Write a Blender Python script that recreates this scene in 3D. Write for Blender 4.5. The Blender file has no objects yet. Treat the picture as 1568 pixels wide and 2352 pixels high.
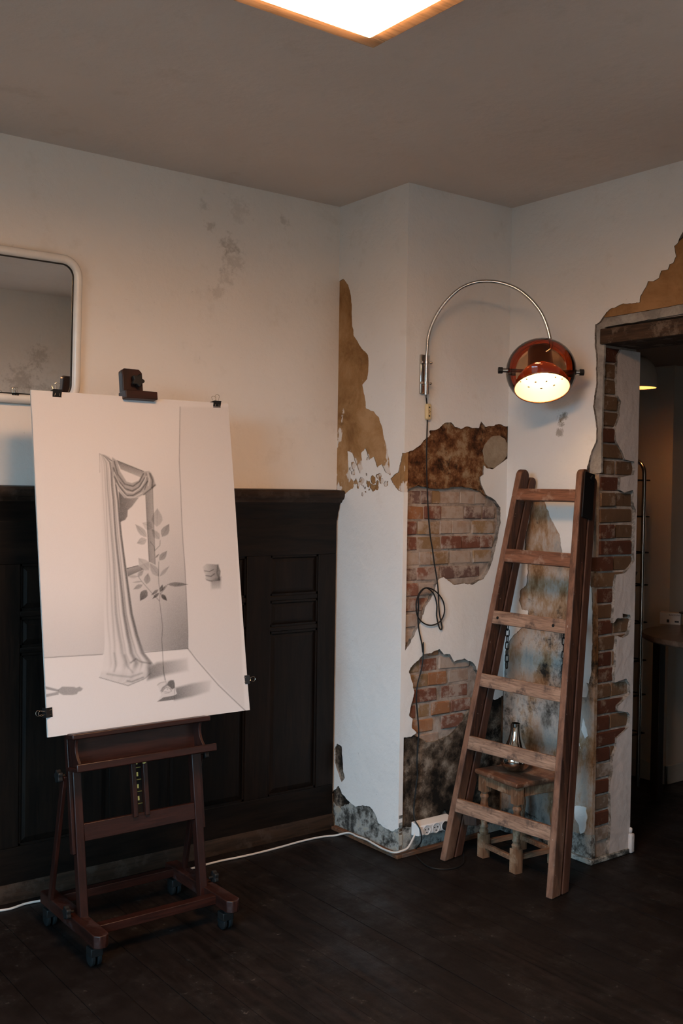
import bpy, math, random
import numpy as np
from mathutils import Vector, Matrix, noise
from mathutils.geometry import delaunay_2d_cdt

# ---------------------------------------------------------------- camera
S = bpy.context.scene
COL = S.collection
W, H, FPX = 1568, 2352, 2388.2
YAW, PIT, ROLL = math.radians(52.917), math.radians(-1.349), math.radians(0.865)
O = Vector((0, 0, 1.55))
cF = Vector((math.cos(YAW)*math.cos(PIT), math.sin(YAW)*math.cos(PIT), math.sin(PIT)))
cR0 = Vector((math.sin(YAW), -math.cos(YAW), 0)); cU0 = cR0.cross(cF)
cR = cR0*math.cos(ROLL) + cU0*math.sin(ROLL); cU = cU0*math.cos(ROLL) - cR0*math.sin(ROLL)
cam = bpy.data.cameras.new('camera'); camo = bpy.data.objects.new('camera', cam); COL.objects.link(camo)
cam.sensor_fit = 'VERTICAL'; cam.sensor_height = 36; cam.sensor_width = 24; cam.lens = 36*FPX/H
cam.clip_start = .02
camo.matrix_world = Matrix(((cR.x, cU.x, -cF.x, O.x), (cR.y, cU.y, -cF.y, O.y), (cR.z, cU.z, -cF.z, O.z), (0, 0, 0, 1)))
S.camera = camo

# ---------------------------------------------------------------- light and exposure
S.view_settings.view_transform = 'Standard'; S.view_settings.look = 'None'
S.view_settings.exposure = -0.1; S.view_settings.gamma = 1.0; S.view_settings.use_curve_mapping = False
wd = bpy.data.worlds.new('overcast_sky'); S.world = wd; wd.use_nodes = True
_t = wd.node_tree; _bg = _t.nodes['Background']; _tc = _t.nodes.new('ShaderNodeTexCoord'); _sx = _t.nodes.new('ShaderNodeSeparateXYZ'); _cr = _t.nodes.new('ShaderNodeValToRGB')
_t.links.new(_tc.outputs['Generated'], _sx.inputs[0]); _t.links.new(_sx.outputs[2], _cr.inputs[0]); _t.links.new(_cr.outputs[0], _bg.inputs[0])
_cr.color_ramp.elements[0].position = 0.0; _cr.color_ramp.elements[0].color = (.07, .075, .075, 1)       # ground and street below the horizon
_cr.color_ramp.elements[1].position = .04; _cr.color_ramp.elements[1].color = (.43, .74, 1.0, 1)          # even overcast sky above it
_bg.inputs[1].default_value = 26.0
CEIL_EMIT = 62.0          # square ceiling lamp diffuser
BULB_EMIT = 60.0          # bulb of the arc wall lamp
WY0, WY1, WZ0, WZ1 = .0, 1.85, .65, 2.50       # window opening in the wall beside the camera
al = bpy.data.lights.new('window_portal', 'AREA'); al.shape = 'RECTANGLE'; al.size = WZ1-WZ0; al.size_y = WY1-WY0; al.cycles.is_portal = True
alo = bpy.data.objects.new('window_portal', al); COL.objects.link(alo)
alo.location = (-1.62, (WY0+WY1)/2, (WZ0+WZ1)/2); alo.rotation_euler = (0, math.radians(-90), 0)

# room measures (metres), from the calibrated corner lines of the photograph
Y1, XA, YB, XC, YD, XE, HC = 3.79, 2.821, 3.304, 3.432, 2.783, 3.678, 2.817
XAW = 2.831; XL, YBK = -1.40, -.78; ZL = 2.155; YD2 = 1.75

# ---------------------------------------------------------------- helpers
def ray(x, y): return cF + cR*((x-W/2)/FPX) - cU*((y-H/2)/FPX)
def onplane(x, y, n, p0):
    d = ray(x, y); n = Vector(n); return O + d*((Vector(p0)-O).dot(n)/d.dot(n))
def ground(x, y, z=0): return onplane(x, y, (0, 0, 1), (0, 0, z))
def lerp(a, b, t): return a + (b-a)*t
WORLD = {}
def tag(o, label=None, cat=None, group=None, kind=None):
    if label: o['label'] = label
    if cat: o['category'] = cat
    if group: o['group'] = group
    if kind: o['kind'] = kind
    return o
def empty(name, loc, label=None, cat=None, group=None, kind=None):
    o = bpy.data.objects.new(name, None); COL.objects.link(o); o.location = loc; o.empty_display_size = .05
    WORLD[o] = Vector(loc); return tag(o, label, cat, group, kind)
def link(name, me, parent=None, loc=(0, 0, 0), m=None):
    o = bpy.data.objects.new(name, me); COL.objects.link(o)
    loc = Vector(loc); WORLD[o] = loc
    if parent is not None: o.parent = parent; o.location = loc - WORLD[parent]
    else: o.location = loc
    return o
class MB:
    def __init__(s): s.v = []; s.f = []
    def add(s, vs, fs):
        b = len(s.v); s.v += [Vector(v) for v in vs]; s.f += [tuple(i+b for i in f) for f in fs]; return s
    def box(s, a, b):
        (x0, y0, z0), (x1, y1, z1) = a, b
        return s.add([(x0,y0,z0),(x1,y0,z0),(x1,y1,z0),(x0,y1,z0),(x0,y0,z1),(x1,y0,z1),(x1,y1,z1),(x0,y1,z1)],
                     [(0,3,2,1),(4,5,6,7),(0,1,5,4),(1,2,6,5),(2,3,7,6),(3,0,4,7)])
    def beam(s, p0, p1, w, h, side=(1, 0, 0), cham=0.0):
        # bar from p0 to p1: w measured along 'side', h across it
        p0, p1 = Vector(p0), Vector(p1); t = (p1-p0).normalized()
        a = Vector(side); a = (a - t*a.dot(t)).normalized(); b = t.cross(a)
        c = cham; hw, hh = w/2, h/2
        ring = [(-hw+c,-hh),(hw-c,-hh),(hw,-hh+c),(hw,hh-c),(hw-c,hh),(-hw+c,hh),(-hw,hh-c),(-hw,-hh+c)] if c else [(-hw,-hh),(hw,-hh),(hw,hh),(-hw,hh)]
        n = len(ring)
        return s.add([p+a*x+b*y for p in (p0, p1) for x, y in ring],
                     [tuple(range(n))[::-1], tuple(range(n, 2*n))]+[(i,(i+1)%n,(i+1)%n+n,i+n) for i in range(n)])
    def ring_extrude(s, rings, cap=True, closed=False):
        n = len(rings[0]); b = []
        for r in rings: b += r
        fs = []; m = len(rings)
        for j in range(m if closed else m-1):
            k = (j+1) % m
            fs += [(j*n+i, j*n+(i+1)%n, k*n+(i+1)%n, k*n+i) for i in range(n)]
        if cap and not closed: fs += [tuple(range(n))[::-1], tuple(range((m-1)*n, m*n))]
        return s.add(b, fs)
    def tube(s, pts, r, n=8, closed=False):
        pts = [Vector(p) for p in pts]; m = len(pts); rings = []; a = None
        for i in range(m):
            if closed: t = pts[(i+1)%m]-pts[i-1]
            else: t = pts[min(i+1, m-1)]-pts[max(i-1, 0)]
            t.normalize()
            if a is None: a = t.orthogonal().normalized()
            a = (a - t*a.dot(t)).normalized(); b = t.cross(a)
            rr = r[i] if isinstance(r, (list, tuple)) else r
            rings.append([pts[i]+(a*math.cos(q)+b*math.sin(q))*rr for q in [2*math.pi*k/n for k in range(n)]])
        return s.ring_extrude(rings, True, closed)
    def lathe(s, prof, p=(0, 0, 0), axis=(0, 0, 1), n=24, cap=True, skip=None):
        p = Vector(p); t = Vector(axis).normalized(); a = t.orthogonal().normalized(); b = t.cross(a)
        rings = [[p+t*z+(a*math.cos(2*math.pi*k/n)+b*math.sin(2*math.pi*k/n))*max(r, 1e-5) for k in range(n)] for r, z in prof]
        if skip is None: return s.ring_extrude(rings, cap)
        bb = [v for r in rings for v in r]; fs = []
        for j in range(len(rings)-1):
            for i in range(n):
                if not skip(j, i): fs.append((j*n+i, j*n+(i+1)%n, (j+1)*n+(i+1)%n, (j+1)*n+i))
        return s.add(bb, fs)
    def prism(s, poly, o, u, v, th):
        # outline poly (u,v) at o, thickness th along u x v
        o, u, v = Vector(o), Vector(u), Vector(v); w = u.cross(v).normalized()*th; n = len(poly)
        return s.add([o+u*x+v*y+k for k in (Vector(), w) for x, y in poly],
                     [tuple(range(n))[::-1], tuple(range(n, 2*n))]+[(i,(i+1)%n,(i+1)%n+n,i+n) for i in range(n)])
    def build(s, name, mat, parent=None, smooth=False, bevel=0.0, seg=2, angle=40):
        c = Vector([(min(v[i] for v in s.v)+max(v[i] for v in s.v))/2 for i in range(3)])
        me = bpy.data.meshes.new(name); me.from_pydata([v-c for v in s.v], [], s.f); me.update()
        import bmesh
        bm = bmesh.new(); bm.from_mesh(me); bmesh.ops.recalc_face_normals(bm, faces=bm.faces); bm.to_mesh(me); bm.free()
        if mat: me.materials.append(mat)
        o = link(name, me, parent, c)
        if bevel:
            md = o.modifiers.new('bevel', 'BEVEL'); md.width = bevel; md.segments = seg; md.limit_method = 'ANGLE'; md.angle_limit = math.radians(40)
        if smooth or bevel:
            for p in me.polygons: p.use_smooth = True
            try: me.set_sharp_from_angle(angle=math.radians(angle))
            except Exception: pass
        return o
def smooth_path(pts, k=6, closed=False):
    pts = [Vector(p) for p in pts]; out = []; n = len(pts)
    for i in range(n if closed else n-1):
        if closed: p0, p1, p2, p3 = pts[i-1], pts[i], pts[(i+1)%n], pts[(i+2)%n]
        else: p0, p1, p2, p3 = pts[max(i-1,0)], pts[i], pts[i+1], pts[min(i+2,n-1)]
        for j in range(k):
            t = j/k
            out.append(.5*((2*p1)+(p2-p0)*t+(2*p0-5*p1+4*p2-p3)*t*t+(3*p1-p0-3*p2+p3)*t**3))
    if not closed: out.append(pts[-1])
    return out

# ---------------------------------------------------------------- procedural materials
class NT:
    def __init__(s, name):
        s.m = bpy.data.materials.new(name); s.m.use_nodes = True; s.t = s.m.node_tree; s.t.nodes.clear()
        s.out = s.t.nodes.new('ShaderNodeOutputMaterial')
        s.geo = None; s.tc = None
    def n(s, typ, **kw):
        nd = s.t.nodes.new(typ)
        for k, v in kw.items(): setattr(nd, k, v)
        return nd
    def put(s, sock, val):
        if isinstance(val, bpy.types.NodeSocket): s.t.links.new(val, sock)
        elif isinstance(val, tuple) and len(val) == 3 and sock.type == 'RGBA': sock.default_value = (*val, 1)
        else: sock.default_value = val
    def co(s, kind='world', scale=(1, 1, 1)):
        if kind == 'world':
            if not s.geo: s.geo = s.n('ShaderNodeNewGeometry')
            v = s.geo.outputs['Position']
        else:
            if not s.tc: s.tc = s.n('ShaderNodeTexCoord')
            v = s.tc.outputs['Object']
        if scale != (1, 1, 1):
            mp = s.n('ShaderNodeMapping'); mp.inputs['Scale'].default_value = scale; s.t.links.new(v, mp.inputs[0]); v = mp.outputs[0]
        return v
    def noise(s, sc, det=4, rough=.55, co='world', scale=(1, 1, 1), dist=0.0):
        nd = s.n('ShaderNodeTexNoise'); s.put(nd.inputs['Vector'], s.co(co, scale)); nd.inputs['Scale'].default_value = sc
        nd.inputs['Detail'].default_value = det; nd.inputs['Roughness'].default_value = rough; nd.inputs['Distortion'].default_value = dist
        return nd.outputs[0]
    def voro(s, sc, co='world', scale=(1, 1, 1)):
        nd = s.n('ShaderNodeTexVoronoi'); s.put(nd.inputs['Vector'], s.co(co, scale)); nd.inputs['Scale'].default_value = sc; return nd.outputs[0]
    def ramp(s, f, stops):
        nd = s.n('ShaderNodeValToRGB'); s.put(nd.inputs[0], f); e = nd.color_ramp.elements
        while len(e) < len(stops): e.new(.5)
        for el, (p, c) in zip(e, stops):
            el.position = p; el.color = (*c, 1) if isinstance(c, tuple) else (c, c, c, 1)
        return nd.outputs[0]
    def mix(s, f, a, b, mode='MIX'):
        nd = s.n('ShaderNodeMix', data_type='RGBA', blend_type=mode)
        s.put(nd.inputs[0], f); s.put(nd.inputs[6], a); s.put(nd.inputs[7], b); return nd.outputs[2]
    def math(s, op, a, b=0.0, c=None):
        nd = s.n('ShaderNodeMath', operation=op); s.put(nd.inputs[0], a); s.put(nd.inputs[1], b)
        if c is not None: s.put(nd.inputs[2], c)
        return nd.outputs[0]
    def rand(s): return s.n('ShaderNodeObjectInfo').outputs['Random']
    def xyz(s, co='world'):
        nd = s.n('ShaderNodeSeparateXYZ'); s.put(nd.inputs[0], s.co(co)); return nd.outputs
    def bump(s, h, strength=.3, dist=.01):
        nd = s.n('ShaderNodeBump'); nd.inputs['Strength'].default_value = strength; nd.inputs['Distance'].default_value = dist
        s.put(nd.inputs['Height'], h); return nd.outputs[0]
    def spot(s, p, r, wob=.5, sc=30):
        # soft blotch mask round world point p, ragged by noise
        d = s.n('ShaderNodeVectorMath', operation='DISTANCE'); s.put(d.inputs[0], s.co()); d.inputs[1].default_value = p
        q = s.math('DIVIDE', d.outputs['Value'], r)
        q = s.math('ADD', q, s.math('MULTIPLY', s.math('SUBTRACT', s.noise(sc, 7, .75), .5), wob*6))
        return s.math('SUBTRACT', 1.0, s.math('SMOOTH_MIN', q, 1.0, .2))
    def done(s, col, rough=.6, metal=0.0, normal=None, spec=.5, emit=None, estr=0.0, coat=0.0, sss=None):
        p = s.n('ShaderNodeBsdfPrincipled'); s.put(p.inputs['Base Color'], col); s.put(p.inputs['Roughness'], rough)
        s.put(p.inputs['Metallic'], metal); s.put(p.inputs['Specular IOR Level'], spec)
        if coat: p.inputs['Coat Weight'].default_value = coat; p.inputs['Coat Roughness'].default_value = .25
        if normal is not None: s.t.links.new(normal, p.inputs['Normal'])
        if emit: s.put(p.inputs['Emission Color'], emit); p.inputs['Emission Strength'].default_value = estr
        s.t.links.new(p.outputs[0], s.out.inputs[0]); return s.m
def plain(name, col, rough=.5, metal=0.0, spec=.5, var=.12, co='object', sc=18):
    k = NT(name); f = k.noise(sc, 4, .6, co)
    c = k.mix(f, tuple(x*(1-var) for x in col), tuple(min(1, x*(1+var)) for x in col))
    return k.done(c, k.math('MULTIPLY_ADD', f, .12, rough-.06), metal, spec=spec)
def wood(name, dark, light, axis=2, rough=.55, fine=1.0, wear=None, spec=.4, co='object'):
    k = NT(name); sc = [14*fine]*3; sc[axis] = 1.2*fine
    f = k.noise(3.0, 6, .62, co, tuple(sc), .6); g = k.noise(9.0, 3, .5, co, tuple(sc))
    c = k.ramp(f, [(.32, dark), (.68, light)])
    c = k.mix(k.math('MULTIPLY', k.ramp(g, [(.35, 1.0), (.5, 0.0)]), .45), c, tuple(x*.45 for x in dark))
    if wear:
        w = k.ramp(k.noise(13, 6, .7, co), [(.52, 0.0), (.62, 1.0)])
        c = k.mix(k.math('MULTIPLY', w, .8), c, wear)
    return k.done(c, rough, normal=k.bump(f, .25, .003), spec=spec)

def plaster(name, base=(.60, .58, .55), stains=(), bumpy=.5, speck=.5):
    k = NT(name)
    big = k.noise(1.7, 4, .6); c = k.mix(big, tuple(x*.90 for x in base), tuple(x*1.06 for x in base))
    c = k.mix(k.math('MULTIPLY', k.ramp(k.noise(7, 6, .68), [(.58, 0.0), (.75, 1.0)]), .35), c, tuple(a*b for a, b in zip(base, (.72, .68, .62))))
    sp = k.ramp(k.noise(55, 3, .7), [(.70, 0.0), (.76, 1.0)])
    c = k.mix(k.math('MULTIPLY', sp, speck), c, (.17, .14, .11))
    for (p, r, dk) in stains:
        m = k.ramp(k.spot(p, r*1.5, .75, 34), [(.10, 0.0), (.75, 1.0)])
        c = k.mix(k.math('MULTIPLY', m, dk), c, (.16, .115, .07))
    h = k.math('ADD', k.noise(22, 6, .6), k.math('MULTIPLY', k.noise(4, 3, .5), 1.5))
    return k.done(c, .85, normal=k.bump(h, bumpy*1.7, .006), spec=.2)
def mottled(name, stops, sc=9, dirt=(.02, .016, .012), dirt_lo=.58, dirt_amt=.9, flake=None, flake_lo=.6, bump=.7, flake_sc=11, zgrad=None, streak=(1, 1, 1), dist=.4):
    k = NT(name)
    f = k.noise(sc, 8, .70, 'world', streak, dist); c = k.ramp(f, stops)
    d = k.ramp(k.math('ADD', k.math('MULTIPLY', k.noise(sc*2.3, 8, .75), .6), k.math('MULTIPLY', k.noise(sc*.45, 3, .5), .4)), [(dirt_lo, 0.0), (dirt_lo+.09, 1.0)])
    c = k.mix(k.math('MULTIPLY', d, dirt_amt), c, dirt)
    if flake:
        fl = k.noise(flake_sc, 8, .62, 'world', (1, 1, .6))
        if zgrad: # more flakes of old paint left towards the lower end zgrad[0] than at zgrad[1]
            z = k.xyz()[2]; t = k.math('DIVIDE', k.math('SUBTRACT', z, zgrad[0]), zgrad[1]-zgrad[0])
            fl = k.math('SUBTRACT', fl, k.math('MULTIPLY', t, zgrad[2]))
        c = k.mix(k.ramp(fl, [(flake_lo, 0.0), (flake_lo+.02, 1.0)]), c, flake)
    h = k.math('ADD', k.noise(38, 6, .7), k.math('MULTIPLY', f, 2.0))
    return k.done(c, .9, normal=k.bump(h, bump, .008), spec=.15)
def brickmat(name, c1, c2, smear=(.40, .33, .28), lo=.55):
    k = NT(name); r = k.rand()
    c = k.mix(r, c1, c2); f = k.noise(26, 5, .65)
    c = k.mix(k.math('MULTIPLY', f, .6), c, tuple(x*.45 for x in c1))
    s = k.ramp(k.math('ADD', k.noise(16, 7, .7), k.math('MULTIPLY', r, .06)), [(lo, 0.0), (lo+.12, 1.0)])
    c = k.mix(k.math('MULTIPLY', s, .85), c, smear)
    return k.done(c, .9, normal=k.bump(k.noise(60, 6, .7), .6, .006), spec=.15)

M = {}
M['wall'] = plaster('left_wall_plaster', (.78, .74, .69), [((2.26, Y1, 2.56), .035, .28), ((2.27, Y1, 2.50), .045, .22), ((2.24, Y1, 2.42), .03, .2), ((2.16, Y1, 2.62), .02, .28), ((2.13, Y1, 2.70), .02, .22), ((2.53, Y1, 2.70), .02, .25), ((2.2, Y1, 2.35), .025, .2), ((2.30, Y1, 2.71), .04, .16)], .35, .25)
M['wall_white'] = plaster('white_plaster', (.76, .755, .74), [((XC, 2.985, 1.862), .020, .75), ((XC, 2.99, 1.835), .012, .7), ((XC, 3.00, 1.80), .016, .6)], .45, .35)
M['wall_back'] = plaster('back_wall_plaster', (.74, .70, .65), [((x, YBK, z), r, .35) for x, z, r in ((3.0, 2.1, .10), (3.2, 1.95, .12), (2.9, 1.8, .08), (3.15, 2.3, .07))], .3, .2)
M['ceiling'] = plaster('ceiling_paint', (.70, .62, .56), [], .25, .1)
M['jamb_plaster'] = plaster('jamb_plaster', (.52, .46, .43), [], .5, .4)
M['mortar'] = mottled('lime_mortar', [(.38, (.26, .21, .175)), (.60, (.44, .37, .32))], 14, (.06, .045, .035), .58, .8)
M['ochre'] = mottled('ochre_distemper', [(.36, (.22, .115, .045)), (.50, (.34, .195, .085)), (.64, (.43, .27, .14))], 5, (.08, .045, .022), .60, .6, (.66, .61, .56), .50, .35, 11, (1.45, 2.1, .20))
M['ochre_door'] = mottled('ochre_distemper_over_door', [(.38, (.20, .105, .04)), (.62, (.36, .20, .09))], 4, (.06, .035, .02), .64, .5, None, .6, .3)
M['rust'] = mottled('rust_brown_render', [(.36, (.030, .013, .007)), (.44, (.11, .042, .016)), (.52, (.20, .090, .036)), (.58, (.30, .185, .10)), (.66, (.38, .27, .17))], 15, (.014, .009, .006), .535, .95, None, .6, .9, dist=0.0)
M['blob'] = mottled('filler_patch', [(.36, (.24, .18, .12)), (.64, (.38, .31, .23))], 9, (.10, .07, .05), .64, .5)
M['damp'] = mottled('damp_dark_render', [(.41, (.012, .010, .008)), (.47, (.055, .040, .028)), (.53, (.125, .095, .070)), (.60, (.30, .25, .20))], 7, (.007, .0055, .0045), .515, .95, None, .6, .8, dist=0.0)
M['base'] = mottled('damp_base_render', [(.40, (.045, .045, .042)), (.46, (.17, .17, .155)), (.53, (.38, .39, .37)), (.60, (.40, .38, .32))], 14, (.025, .022, .018), .535, .9, None, .6, .8, dist=0.0)
M['mould'] = mottled('mouldy_grey_render', [(.38, (.17, .085, .035)), (.45, (.33, .215, .13)), (.52, (.42, .36, .31)), (.58, (.32, .31, .29)), (.66, (.10, .095, .085))], 5, (.018, .016, .014), .53, .95, (.66, .64, .61), .64, .6, 8, None, (1, 1, .5), dist=0.0)
M['broken_edge'] = mottled('broken_plaster_edge', [(.40, (.10, .085, .07)), (.60, (.34, .29, .25))], 26, (.04, .03, .025), .56, .8)
M['band'] = mottled('cut_plaster_edge', [(.38, (.24, .22, .20)), (.62, (.42, .39, .35))], 12, (.08, .06, .05), .62, .7)
M['brick_r'] = brickmat('red_brick', (.20, .080, .052), (.28, .13, .088), lo=.50)
M['brick_o'] = brickmat('orange_brick', (.34, .155, .075), (.42, .22, .12), lo=.54)
M['brick_y'] = brickmat('yellow_brick', (.29, .18, .095), (.38, .25, .14), lo=.50)
M['brick_p'] = brickmat('purple_brown_brick', (.14, .078, .066), (.20, .12, .10), lo=.50)
M['brick_w'] = brickmat('limewashed_brick', (.36, .25, .19), (.44, .33, .26), lo=.43)
M['brick_d'] = brickmat('dark_red_brick', (.085, .030, .018), (.14, .055, .032), (.26, .20, .15), lo=.57)
M['brick_b'] = brickmat('brown_brick', (.12, .066, .036), (.19, .11, .06), (.28, .22, .17), lo=.57)
M['brick_g'] = brickmat('grey_stained_brick', (.18, .13, .095), (.24, .185, .145), (.34, .31, .28), lo=.50)
# ---------------------------------------------------------------- wall faces
class Face:
    def __init__(s, p0, t, n): s.p0 = Vector(p0); s.t = Vector(t).normalized(); s.n = Vector(n).normalized()
    def P(s, a, z, d=0.0): return s.p0 + s.t*a + Vector((0, 0, z)) - s.n*d
    def px(s, x, y):
        q = onplane(x, y, s.n, s.p0) - s.p0; return (q.dot(s.t), q.z)
    def pxs(s, L): return [s.px(*q) for q in L]
fL = Face((0, Y1, 0), (1, 0, 0), (0, -1, 0))
tA = (Vector((XA, YB, 0))-Vector((XAW, Y1, 0))).normalized()
fA = Face((XAW, Y1, 0), tA, (tA.y, -tA.x, 0)); LA = (Vector((XA, YB, 0))-Vector((XAW, Y1, 0))).length
fB = Face((XA, YB, 0), (1, 0, 0), (0, -1, 0))
fC = Face((XC, YB, 0), (0, -1, 0), (-1, 0, 0))
fD = Face((XC, YD, 0), (1, 0, 0), (0, -1, 0))

def jag(poly, step=.006, amp=.004, seed=0.0, closed=True):
    out = []; n = len(poly)
    for i in range(n if closed else n-1):
        a, b = Vector(poly[i]), Vector(poly[(i+1) % n]); k = max(1, int((b-a).length/step))
        for j in range(k):
            p = a.lerp(b, j/k); v = Vector((p.x, p.y, seed*3.7))
            dx = noise.noise(v*45)*amp + noise.noise(v*140+Vector((9, 3, 1)))*amp*.6
            dy = noise.noise(v*45+Vector((31, 7, 5)))*amp + noise.noise(v*140+Vector((17, 23, 2)))*amp*.6
            out.append((p.x+dx, p.y+dy))
    if not closed: out.append(tuple(poly[-1]))
    return out
def inside(pt, poly):
    x, y = pt; c = False; n = len(poly); j = n-1
    for i in range(n):
        xi, yi = poly[i]; xj, yj = poly[j]
        if (yi > y) != (yj > y) and x < (xj-xi)*(y-yi)/(yj-yi)+xi: c = not c
        j = i
    return c
def layer(name, face, outer, holes, d0, d1, mat, parent, rough_rim=False):
    """plaster sheet with ragged holes: front at depth d0, broken edges running back to depth d1"""
    pts = []; ed = []
    for poly in [outer]+holes:
        b = len(pts); n = len(poly); pts += [Vector(p) for p in poly]; ed += [(b+i, b+(i+1) % n) for i in range(n)]
    vs, es, fs, *_ = delaunay_2d_cdt(pts, ed, [], 0, 1e-5)
    keep = []
    for f in fs:
        c = sum((vs[i] for i in f), Vector((0, 0)))/len(f)
        if inside(c, outer) and not any(inside(c, h) for h in holes): keep.append(tuple(f))
    cnt = {}
    for f in keep:
        for i in range(len(f)):
            a, b = f[i], f[(i+1) % len(f)]; cnt.setdefault((min(a, b), max(a, b)), []).append((a, b))
    used = sorted({i for f in keep for i in f}); idx = {v: i for i, v in enumerate(used)}
    mb = MB(); m = len(used)
    verts = [face.P(vs[i][0], vs[i][1], d0) for i in used]+[face.P(vs[i][0], vs[i][1], d1) for i in used]
    faces = [tuple(idx[i] for i in f) for f in keep]
    def on_rim(q):
        for i in range(len(outer)):
            a, b = Vector(outer[i]), Vector(outer[(i+1) % len(outer)]); e = b-a; t = max(0, min(1, (q-a).dot(e)/max(e.length_squared, 1e-12)))
            if (q-a-e*t).length < 2e-4: return True
        return False
    torn = []
    for (k, L) in cnt.items():
        if len(L) == 1:
            a, b = L[0]; faces.append((idx[b], idx[a], idx[a]+m, idx[b]+m))
            torn.append(rough_rim or not on_rim((vs[a]+vs[b])/2))
    mb.add(verts, faces)
    o = mb.build(name, mat, parent)
    o.data.materials.append(M['broken_edge'])          # dirty broken edge of the coat
    nf = len(keep)
    for p in o.data.polygons:
        if p.index >= nf and torn[p.index-nf]: p.material_index = 1
    return o
# bricks: a few worn shapes shared by all
rng = random.Random(7)
BR = []
for k in range(8):
    mb = MB(); c = .5; e = .045; vs = []
    r = random.Random(k)
    for sx in (-1, 1):
        for sy in (-1, 1):
            for sz in (-1, 1):
                ex, ey, ez = [.02+r.random()*.05 for _ in range(3)]
                vs += [Vector((sx*(c-ex*.5), sy*c*.98, sz*(c-ez*1.6))), Vector((sx*c, sy*(c-ey), sz*(c-ez*1.6))), Vector((sx*(c-ex*.5), sy*(c-ey), sz*c))]
    import bmesh
    bm = bmesh.new()
    for v in vs: bm.verts.new(v + Vector((r.uniform(-1, 1), r.uniform(-1, 1), r.uniform(-1, 1)))*.012)
    bmesh.ops.convex_hull(bm, input=list(bm.verts)); me = bpy.data.meshes.new('brick'); bm.to_mesh(me); bm.free()
    me.materials.append(M['brick_r']); BR.append(me)
def brick(face, s0, s1, z0, z1, d, mat, parent, depth=.10, rot=True):
    o = bpy.data.objects.new('brick', rng.choice(BR)); COL.objects.link(o)
    c = face.P((s0+s1)/2, (z0+z1)/2, d+depth/2); WORLD[o] = c
    o.parent = parent; o.location = c - WORLD[parent]
    o.scale = (s1-s0, depth, z1-z0)
    ang = math.atan2(face.t.y, face.t.x); o.rotation_euler = (rng.uniform(-.012, .012), rng.uniform(-.012, .012), ang+rng.uniform(-.012, .012))
    o.material_slots[0].link = 'OBJECT'; o.material_slots[0].material = M[mat]
    return o

# ---------------------------------------------------------------- structure
def struct(name, mat, boxes):
    mb = MB()
    for a, b in boxes: mb.box(a, b)
    return tag(mb.build(name, mat), kind='structure')
M['plank'] = (lambda k: k.done(
    k.mix(k.math('MULTIPLY', k.ramp(k.noise(6, 7, .72), [(.5, 0.0), (.72, 1.0)]), .42),
          k.mix(k.rand(), k.ramp(k.noise(2.5, 6, .65, 'world', (14, 1.4, 14)), [(.40, (.004, .003, .0028)), (.62, (.012, .008, .0072)), (.66, (.013, .0085, .008))]), (.007, .0052, .005)), k.mix(k.ramp(k.noise(46, 3, .85), [(.60, 0.0), (.64, 1.0)]), (.028, .026, .025), (.20, .19, .18))),
    k.ramp(k.noise(5, 6, .7), [(.35, .38), (.7, .75)]), normal=k.bump(k.noise(7, 6, .7, 'world', (10, 1, 10)), .3, .003), spec=.2))(NT('dark_floor_plank'))
M['subfloor'] = plain('subfloor_dark', (.012, .010, .009), .9)
floor = struct('floor', M['subfloor'], [((XL-.2, YBK-.2, -.06), (6.3, 4.5, -.024))])
g0 = ground(610, 2109).x; PW = .1295
mb = MB().box((-PW/2+.0009, (YBK-.2), -.023), (PW/2-.0009, 4.5, 0)); c = Vector((0, (YBK+4.3)/2, -.0115))
me = bpy.data.meshes.new('floor_plank'); me.from_pydata([v-c for v in mb.v], [], mb.f); me.materials.append(M['plank'])
i0 = int((XL-.1-g0)/PW); i1 = int((6.2-g0)/PW)
for i in range(i0, i1):
    o = link('plank', me, floor, (g0+(i+.5)*PW, c.y, -.0115+rng.uniform(-.0012, 0)))
    o.rotation_euler = (0, rng.uniform(-.006, .006), 0)
ceiling = struct('ceiling', M['ceiling'], [((XL-.2, YBK-.2, HC), (XE, Y1+.15, HC+.08))])
wall_left = struct('wall_left', M['wall'], [((XL-.2, Y1, -.03), (XAW+.02, Y1+.12, HC))])
wall_back = struct('wall_back', M['wall_back'], [((XL-.2, YBK-.15, -.03), (XE, YBK, HC))])
wall_window = struct('wall_window', M['wall_back'], [((XL-.2, YBK, -.03), (XL, WY0, HC)), ((XL-.2, WY1, -.03), (XL, Y1, HC)), ((XL-.2, WY0, -.03), (XL, WY1, WZ0)), ((XL-.2, WY0, WZ1), (XL, WY1, HC))])
M['white_paint'] = plain('white_gloss_paint', (.72, .71, .68), .35)
kk = NT('window_glass'); tr = kk.n('ShaderNodeBsdfTransparent'); tr.inputs[0].default_value = (.96, .98, .97, 1); gl = kk.n('ShaderNodeBsdfGlossy'); gl.inputs['Roughness'].default_value = .02
mx = kk.n('ShaderNodeMixShader'); mx.inputs[0].default_value = .06; kk.t.links.new(tr.outputs[0], mx.inputs[1]); kk.t.links.new(gl.outputs[0], mx.inputs[2]); kk.t.links.new(mx.outputs[0], kk.out.inputs[0]); M['glass'] = kk.m
win = empty('window_1', (XL-.1, (WY0+WY1)/2, WZ0), kind='structure')
mb = MB()
for a, b in (((WY0, WZ0), (WY0+.06, WZ1)), ((WY1-.06, WZ0), (WY1, WZ1)), ((WY0, WZ0), (WY1, WZ0+.06)), ((WY0, WZ1-.06), (WY1, WZ1)), (((WY0+WY1)/2-.04, WZ0), ((WY0+WY1)/2+.04, WZ1)), ((WY0, 1.85), (WY1, 1.91))):
    mb.box((XL-.13, a[0], a[1]), (XL-.08, b[0], b[1]))
mb.build('window_frame', M['white_paint'], win)
ym = (WY0+WY1)/2
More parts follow.
